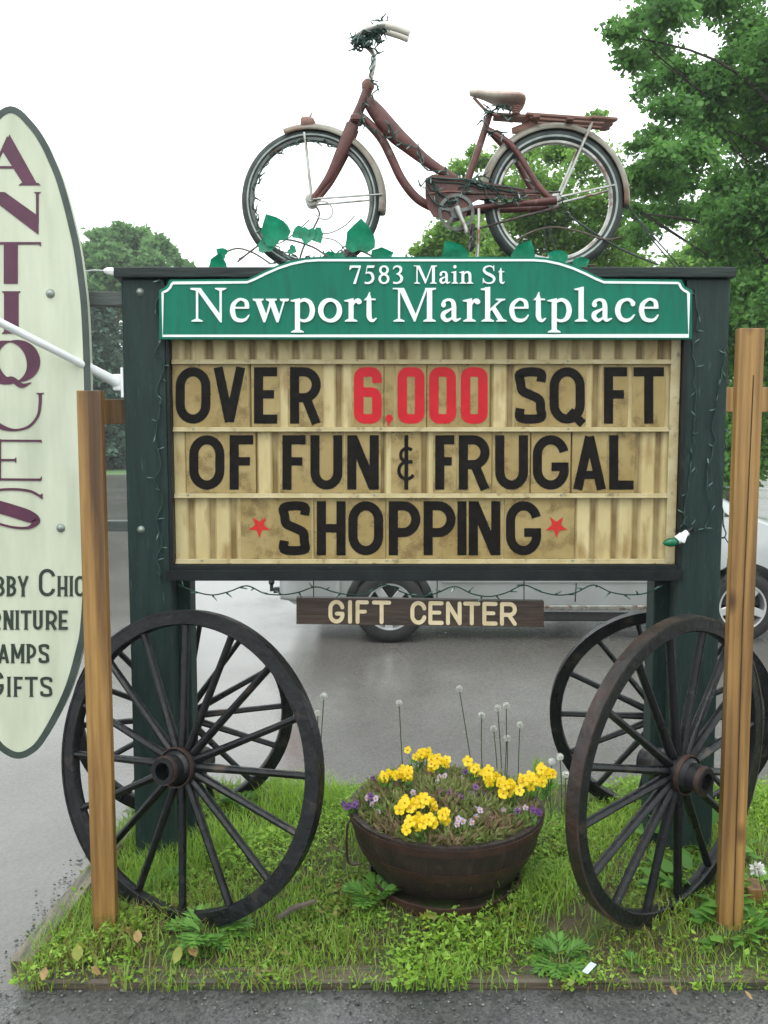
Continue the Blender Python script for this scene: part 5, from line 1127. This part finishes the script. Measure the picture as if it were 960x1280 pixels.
n = 60; d = rng.normal(size=(n, 3)); d[:, 1] -= .5; v, f = leafcloud(np.array([tuple(hd)]) + d * .004, d, np.full(n, .024), np.full(n, .006)); raw('petals', v, f, M['puff'], None, r)

# ------------------------------------------------------------------ silver minivan parked behind
vx0, vx1, vy = -.92, 4.18, 7.5; HWv = .95; ycv = vy + HWv
root = thing('minivan', 'silver minivan with a tow hitch parked on the wet lot behind the sign', 'minivan', ((vx0 + vx1) / 2, ycv, 0))
RX, FX, WR = .05, 3.11, .315
def lerp(x, tab):
    return float(np.interp(x, [t[0] for t in tab], [t[1] for t in tab]))
ztop = lambda x: lerp(x, [(-.92, 1.2), (-.86, 1.56), (-.78, 1.68), (-.5, 1.735), (.6, 1.76), (1.7, 1.745), (2.15, 1.69), (2.45, 1.60), (3.18, 1.12), (3.35, 1.06), (3.8, .97), (4.02, .86), (4.12, .74), (4.18, .6)])
zbot = lambda x: lerp(x, [(-.92, .42), (-.8, .33), (-.5, .28), (3.6, .25), (4.0, .27), (4.18, .36)])
plan = lambda x: lerp(x, [(-.92, .84), (-.8, .95), (-.5, .985), (.5, 1), (3.1, 1), (3.6, .95), (3.95, .83), (4.1, .7), (4.18, .55)])
def hw(x, z): return HWv * plan(x) * lerp(z, [(.25, .93), (.4, .965), (.62, 1.), (.85, .99), (1.1, .96), (1.3, .89), (1.55, .79), (1.7, .7), (1.8, .62)])
xs = np.concatenate([np.linspace(vx0, -.75, 6), np.linspace(-.7, 3.9, 47), np.linspace(3.95, vx1, 8)]); K = 16
m = MB(); vs = []
for x in xs:
    zb, zt = zbot(x), ztop(x); side = []
    for k in range(K):
        z = zb + (zt - .05 - zb) * k / (K - 1); side.append((hw(x, z), z))
    w0 = side[-1][0]; side += [(w0 * .93, zt - .015), (w0 * .75, zt + .0), (w0 * .4, zt + .012), (0, zt + .016)]
    vs += [(x, ycv - a_, b_) for a_, b_ in side] + [(x, ycv + a_, b_) for a_, b_ in side[-2::-1]]
W_ = 2 * (K + 4) - 1; nx_ = len(xs)
fs = [(i * W_ + j, i * W_ + j + 1, (i + 1) * W_ + j + 1, (i + 1) * W_ + j) for i in range(nx_ - 1) for j in range(W_ - 1)]
fs += [tuple(range(W_)), tuple(range((nx_ - 1) * W_, nx_ * W_))] + [(i * W_, (i + 1) * W_, (i + 1) * W_ + W_ - 1, i * W_ + W_ - 1) for i in range(nx_ - 1)]
m.add(vs, fs, True); body = m.build('body', M['van'], root)
for wx in (RX, FX):
    cm = MB(); cm.lathe([(0, -.4), (WR + .075, -.4), (WR + .075, .4), (0, .4)], Matrix.Translation((wx, vy + .05, WR)) @ AX, 40); cut = cm.build('cutter', M['trim'], None)
    bo = body.modifiers.new('arch', 'BOOLEAN'); bo.object = cut; bo.operation = 'DIFFERENCE'; bo.solver = 'EXACT'
    cm = MB(); cm.lathe([(0, -.4), (WR + .075, -.4), (WR + .075, .4), (0, .4)], Matrix.Translation((wx, vy + 2 * HWv - .05, WR)) @ AX, 40); cut2 = cm.build('cutter', M['trim'], None)
    bo = body.modifiers.new('arch', 'BOOLEAN'); bo.object = cut2; bo.operation = 'DIFFERENCE'; bo.solver = 'EXACT'
dg = bpy.context.evaluated_depsgraph_get(); me = bpy.data.meshes.new_from_object(body.evaluated_get(dg)); body.modifiers.clear(); body.data = me
me.set_sharp_from_angle(angle=R(35))
for o in [o for o in sc.objects if o.name.startswith('cutter')]: bpy.data.objects.remove(o)
def sidepatch(name, x0, x1, z0, z1, mt, off=.006, n=10, sl=0, sr=0, par=root, both=True):
    for sd in (-1, 1) if both else (-1,):
        mb = MB(); q = []
        for i in range(n + 1):
            for j in range(7):
                tz = j / 6; xa = x0 + sl * tz; xb = x1 + sr * tz; xx = xa + (xb - xa) * i / n; zz = z0 + (z1 - z0) * tz; zz = min(zz, ztop(xx) - .07)
                q.append((xx, ycv + sd * (hw(xx, zz) + off), zz))
        mb.add(q, [(i * 7 + j, i * 7 + j + 1, (i + 1) * 7 + j + 1, (i + 1) * 7 + j) for i in range(n) for j in range(6)], True); o = mb.build(name, mt, par); so_ = o.modifiers.new('thick', 'SOLIDIFY'); so_.thickness = .008; so_.offset = 0
sidepatch('window', -.72, .42, 1.1, 1.6, M['glass'], sl=.1); sidepatch('window', .5, 1.62, 1.1, 1.62, M['glass']); sidepatch('window', 1.7, 2.98, 1.1, 1.58, M['glass'], sr=-.62)
sidepatch('rocker_trim', .46, 2.66, .285, .325, M['chrome'], .012); sidepatch('side_moulding', .5, 2.66, .53, .575, M['van'], .012)
for x0, x1 in ((.455, .463), (1.655, 1.663), (2.76, 2.768)): sidepatch('door_seam', x0, x1, .36, 1.08, M['trim'], .001)
sidepatch('door_handle', .62, .8, .93, .965, M['van'], .022); sidepatch('door_handle', 1.78, 1.96, .93, .965, M['van'], .022)
sidepatch('rear_bumper', vx0 + .01, -.38, .36, .58, M['van'], .02); sidepatch('tail_lamp', vx0 + .03, -.72, .8, 1.3, M['lamp_r'], .006); sidepatch('front_bumper', 3.55, vx1 - .05, .3, .5, M['van'], .018); sidepatch('head_lamp', 3.72, 4.06, .66, .8, M['lamp_c'], .006)
mb = MB(); q = []
for i in range(8):
    t = i / 7; x = 2.2 + (3.12 - 2.2) * t; z = ztop(x) + .022
    for j in range(9): q.append((x, ycv + (j / 4 - 1) * (hw(x, z - .06) * .93), z - .03 * abs(j / 4 - 1) ** 3))
mb.add(q, [(i * 9 + j, i * 9 + j + 1, (i + 1) * 9 + j + 1, (i + 1) * 9 + j) for i in range(7) for j in range(8)], True); mb.build('windscreen', M['glass'], root)
mb = MB(); mb.box(vx0 - .012, vx0 + .02, ycv - .62, ycv + .62, 1.12, 1.5, .01); mb.build('rear_window', M['glass'], root)
for sd in (-1, 1):
    y_ = ycv + sd * 1.02; mb = MB(); mb.box(2.72, 2.86, y_ - .09, y_ + .09, 1.06, 1.2, .03); mb.beam((2.8, ycv + sd * .9, 1.09), (2.8, y_, 1.1), .06, .05); mb.build('mirror', M['van'], root)
    for wx in (RX, FX):
        cy = ycv + sd * (HWv - .13); cx_ = Vector((wx, cy, WR)); Ax2 = Matrix.Translation(cx_) @ Matrix.Rotation(R(90) * (1 if sd < 0 else -1), 4, 'X')
        mb = MB(); mb.lathe([(.2, .1), (.225, .108), (.27, .108), (.3, .095), (.315, .07), (.315, -.07), (.3, -.1), (.2, -.1)], Ax2, 40); wh = mb.build('wheel', M['tyre'], root)
        mb = MB(); mb.lathe([(.205, .1), (.205, .106), (.19, .104), (.18, .06), (.18, -.06)], Ax2, 40)
        mb.lathe([(0, .098), (.055, .095), (.06, .07)], Ax2, 20)
        for k in range(5):
            a_ = 2 * math.pi * k / 5 + .9; u = Vector((math.cos(a_), 0, math.sin(a_))); f_ = Vector((0, -sd * 0 + sd * .075, 0)) if sd > 0 else Vector((0, -.075, 0))
            mb.beam(cx_ + u * .04 + f_, cx_ + u * .195 + f_ * 1.15, .07, .02, up=(0, 1, 0), bev=.006)
        mb.build('rim', M['alloy'], wh)
        mb = MB(); mb.lathe([(0, .03), (.175, .03)], Ax2, 24); mb.build('brake', M['trim'], wh)
mb = MB(); mb.box(vx0 + .25, vx1 - .45, vy + .1, vy + 1.8, .17, .34, .02); mb.build('underbody', M['trim'], root)
mb = MB(); mb.beam((vx0 + .3, vy + .55, .4), (vx0 - .1, vy + .55, .37), .06, .05); mb.beam((vx0 - .12, vy + .55, .36), (vx0 - .12, vy + .55, .42), .03, .03); hit = mb.build('tow_hitch', M['trim'], root)
mb = MB(); c = Vector((vx0 - .12, vy + .55, .445)); mb.tube([c + Vector((0, 0, -.03)), c + Vector((0, 0, -.02)), c, c + Vector((0, 0, .02)), c + Vector((0, 0, .028))], [.012, .022, .03, .02, .004], 12); mb.build('hitch_ball', M['black'], hit)

# ------------------------------------------------------------------ trees
def tree(name, label, base, tr, top, clumps, nleaf, ls, mt, group='trees behind the parking lot', cat='tree', sub=11, flat=.75, jit=.34, limbs=14, trunk=True, tw=1.):
    base = Vector(base); r = thing(name, label, cat, tuple(base), group)
    if trunk:
        m = MB(); hh = top - base.z; bend = random.uniform(-.3, .3)
        tp = [base + Vector((bend * t * t, 0, hh * .8 * t - .2 * (1 - t))) for t in np.linspace(0, 1, 8)]; m.tube(tp, [tr * (1.25 if i == 0 else 1 - i * .12) for i in range(8)], 10)
        for i, (c, rad) in enumerate(random.sample(clumps, min(limbs, len(clumps)))):
            t0 = max(.25, min(.95, (c.z - base.z) / (hh * .8) - .22)); s_ = base + Vector((bend * t0 * t0, 0, hh * .8 * t0)); mid = s_.lerp(c, .55) + Vector((0, 0, .12 * (c - s_).length)); e_ = s_.lerp(c, .98)
            q = cat_rom([tuple(s_), tuple(mid), tuple(e_)], 5); k0 = tr * (1 - t0 * .8) * .55 * tw; m.tube([Vector(p) for p in q], [max(.008, k0 * (1 - i_ / len(q) * .85)) for i_ in range(len(q))], 6)
            for _ in range(4):
                e2 = c + Vector(rng.normal(size=3)) * rad * .5; m.tube([e_.lerp(s_, .3), e_.lerp(e2, .5) + Vector((0, 0, .05)), e2], [k0 * .22, k0 * .15, .006], 4)
        m.build('trunk', M['bark'], r)
    tot = sum(rd ** 2 for _, rd in clumps); Cs, Ds, Ts = [], [], []
    for c, rd in clumps:
        nl = max(30, int(nleaf * rd ** 2 / tot)); d = rng.normal(size=(sub, 3)); d /= np.linalg.norm(d, axis=1, keepdims=True)
        sc_ = np.array([tuple(c)]) + d * rd * (rng.random((sub, 1)) ** .5) * np.array([[1, 1, flat]]); k = rng.integers(0, sub, nl); st_ = np.clip(rng.normal(.45, .2, sub), 0, 1)
        off = rng.normal(size=(nl, 3)) * rd * jit * np.array([[1, 1, .55]])
        Cs.append(sc_[k] + off); Ds.append(rng.normal(size=(nl, 3)) * np.array([[1, 1, .7]]) + off / (rd * jit) * .35 + np.array([[0, 0, -.25]])); Ts.append(np.clip(st_[k] + rng.normal(size=nl) * .14, 0, 1))
    c = np.concatenate(Cs); d = np.concatenate(Ds); t_ = np.concatenate(Ts); n = len(c); l_ = ls * (.6 + .8 * rng.random(n))
    v, f = leafcloud(c, d, l_, l_ * .32); raw('crown', v, f, mt, np.repeat(t_, 4), r); return r
def cl(lst, Y, sp): return [(P(px, py, Y + random.uniform(-sp, sp)), rp * Y / F) for px, py, rp in lst]
big = cl([(772, 38, 17), (790, 75, 20), (800, 25, 26), (835, 20, 30), (822, 62, 26), (812, 108, 18), (850, 92, 26), (880, 118, 34), (905, 92, 30), (870, 150, 34), (838, 142, 24), (815, 172, 20), (798, 180, 12), (795, 212, 14), (925, 55, 24), (952, 40, 34), (940, 110, 40), (955, 165, 40), (915, 175, 34), (868, 190, 26), (830, 200, 22), (822, 232, 24), (850, 222, 24), (790, 236, 12), (905, 232, 26), (940, 225, 34), (960, 260, 38), (880, 258, 20), (842, 262, 24), (815, 270, 22), (802, 296, 18), (790, 262, 12), (925, 285, 36), (950, 310, 40), (895, 312, 26), (912, 350, 34), (945, 370, 40), (900, 0, 34), (860, -30, 40), (940, -40, 50), (1000, 60, 60), (1010, 180, 60), (1000, 300, 60), (1060, 100, 80), (1080, 240, 80), (1040, -60, 80), (1100, 0, 80), (1140, 160, 80), (1040, 380, 60)], 13., 1.6)
tree('maple_tree', 'tall dark green tree filling the upper right behind the sign', (7.2, 13.6, 0), .32, 10.5, big, 130000, .082, M['leaf_dark'], limbs=7, jit=.29, sub=14, tw=.4)
mid = cl([(745, 145, 11), (720, 175, 20), (690, 195, 26), (735, 205, 30), (655, 195, 22), (640, 185, 14), (660, 235, 34), (705, 250, 38), (755, 250, 30), (630, 240, 24), (645, 285, 36), (690, 300, 40), (740, 300, 40), (780, 290, 26), (600, 200, 16), (575, 210, 14), (590, 190, 10), (612, 230, 18), (620, 320, 30), (790, 330, 26), (760, 345, 40), (700, 350, 40), (640, 355, 40), (680, 420, 70), (740, 420, 60)], 20., 1.8)
tree('ash_tree', 'yellow green tree seen through the rear bicycle wheel', (4.2, 20, 0), .22, 8.2, mid, 46000, .105, M['leaf_mid'], limbs=12, jit=.27, sub=12, tw=.5)
tree('ash_tree', 'smaller tree whose edge shows under the bicycle chain guard', (2.1, 24, 0), .2, 7.0, cl([(560, 300, 22), (540, 305, 15), (575, 285, 22), (600, 300, 24), (525, 318, 11), (555, 325, 24), (590, 330, 30), (570, 360, 40), (610, 370, 40), (590, 268, 14), (570, 250, 12), (560, 222, 9), (585, 232, 12)], 24., 1.), 13000, .15, M['leaf_mid'], limbs=10)
tree('ash_tree', 'bright yellow green tree low behind the right end of the sign cap', (9.3, 24, 0), .22, 7.6, cl([(890, 270, 26), (915, 290, 36), (880, 310, 30), (905, 340, 40), (860, 330, 22), (945, 320, 50), (850, 345, 26), (930, 390, 50), (890, 400, 50), (960, 260, 30), (1000, 330, 60), (930, 240, 26)], 24., 1.2), 26000, .15, M['leaf_mid'], limbs=12)
tree('hedge_shrub', 'dense dark shrub behind the cracked pine post', (6.0, 14.5, 0), .12, 3.8, cl([(905, 375, 30), (940, 370, 40), (960, 420, 45), (915, 440, 40), (950, 490, 45), (910, 510, 40), (955, 560, 45), (915, 575, 40), (1000, 400, 60), (1020, 520, 70), (890, 420, 40), (880, 520, 50)], 14.5, .8), 30000, .1, M['leaf_dark'], cat='shrub', group='shrubs behind the parking lot', limbs=8)
# far trees on the left
tree('far_tree', 'pale hazy far tree rising above the left end of the sign', (-17.5, 58, 0), .35, 13.5, cl([(112, 310, 12), (125, 300, 14), (150, 294, 15), (172, 298, 15), (195, 308, 14), (214, 318, 10), (225, 328, 7), (140, 315, 20), (165, 318, 20), (190, 328, 18), (120, 335, 20), (150, 345, 24), (180, 350, 22), (110, 365, 20), (140, 380, 24), (170, 390, 24), (95, 330, 20), (90, 380, 30), (160, 287, 6), (183, 290, 6), (135, 291, 6), (206, 306, 6), (236, 334, 5)], 58., 2.5), 22000, .36, M['leaf_far'], limbs=10, jit=.2, sub=20, flat=.9)
def conifer(label, px, Y, topy, boty, rad):
    b = P(px, boty, Y); t = P(px, topy, Y); b.z = 0; c = []
    for i in range(46):
        f_ = (i + .5) / 46; a = i * 2.4; rr_ = rad * (1 - f_) ** .75 * random.uniform(.55, 1); c.append((Vector((b.x + rr_ * math.cos(a), Y + rr_ * math.sin(a), .4 + (t.z - .4) * f_)), rad * (.36 - .18 * f_)))
    tree('conifer', label, (b.x, Y, 0), .25, t.z, c, 15000, .3, M['needle'], 'conifers beyond the road', flat=.4, jit=.3, sub=7, limbs=6)
conifer('dark conifer between the oval sign and the left green post', 130, 47, 372, 590, 2.0); conifer('second dark conifer half hidden by the oval cream sign', 92, 49, 400, 590, 2.0); conifer('dark conifer mostly hidden behind the left green post', 172, 50, 395, 590, 2.2)
# street lamp far off
r = thing('street_lamp', 'far street lamp with a long curved arm over the road at the left', 'street lamp', (P(98, 560, 34).x, 34, 0)); m = MB(); p0 = P(98, 560, 34); m.tube([(p0.x, 34, -.1), (p0.x, 34, P(98, 350, 34).z)], [.1, .07], 8); m.build('pole', M['steel'], r)
m = MB(); q = cat_rom([tuple(P(98, 352, 34)), tuple(P(104, 341, 34)), tuple(P(118, 338, 34)), tuple(P(132, 339, 34))], 5); m.tube([Vector(p) for p in q], .035, 6); m.build('arm', M['steel'], r)
m = MB(); m.tube([P(130, 338.5, 34), P(134, 338.5, 34), P(143, 340, 34), P(149, 341, 34)], [.06, .13, .16, .05], 8, flat=1.3); m.build('lamp_head', M['whiteplastic'], r)
# far wooded edge beyond the lot
n = 16000; xx = rng.uniform(-70, 70, n); yy = 75 + rng.normal(size=n) * 2; hmax = 5.5 + 1.6 * np.sin(xx * .23) + 1.1 * np.sin(xx * .61 + 1); zz = hmax * np.sqrt(rng.random(n))
v, f = leafcloud(np.stack([xx, yy, zz], 1), rng.normal(size=(n, 3)), .7 + .6 * rng.random(n), .25 + .2 * rng.random(n)); o = raw('distant_wood', v, f, M['leaf_far'], np.repeat(rng.random(n), 4)); tag(o, 'low hazy line of far woodland beyond the road', 'woodland', kind='stuff')

# ------------------------------------------------------------------ rainy air
hz = MB(); hz.box(-152, 152, -31, 192, -1.1, 16); hm = bpy.data.materials.new('haze'); hm.use_nodes = True; hn = hm.node_tree; hn.nodes.clear()
pv_ = hn.nodes.new('ShaderNodeVolumePrincipled'); pv_.inputs['Color'].default_value = (.9, .95, .96, 1); pv_.inputs['Density'].default_value = .001; pv_.inputs['Anisotropy'].default_value = .2
ho_ = hn.nodes.new('ShaderNodeOutputMaterial'); hn.links.new(pv_.outputs[0], ho_.inputs['Volume']); o = hz.build('haze', hm); o['kind'] = 'stuff'; o['label'] = 'pale rainy haze filling the air'
sc.cycles.volume_bounces = 1
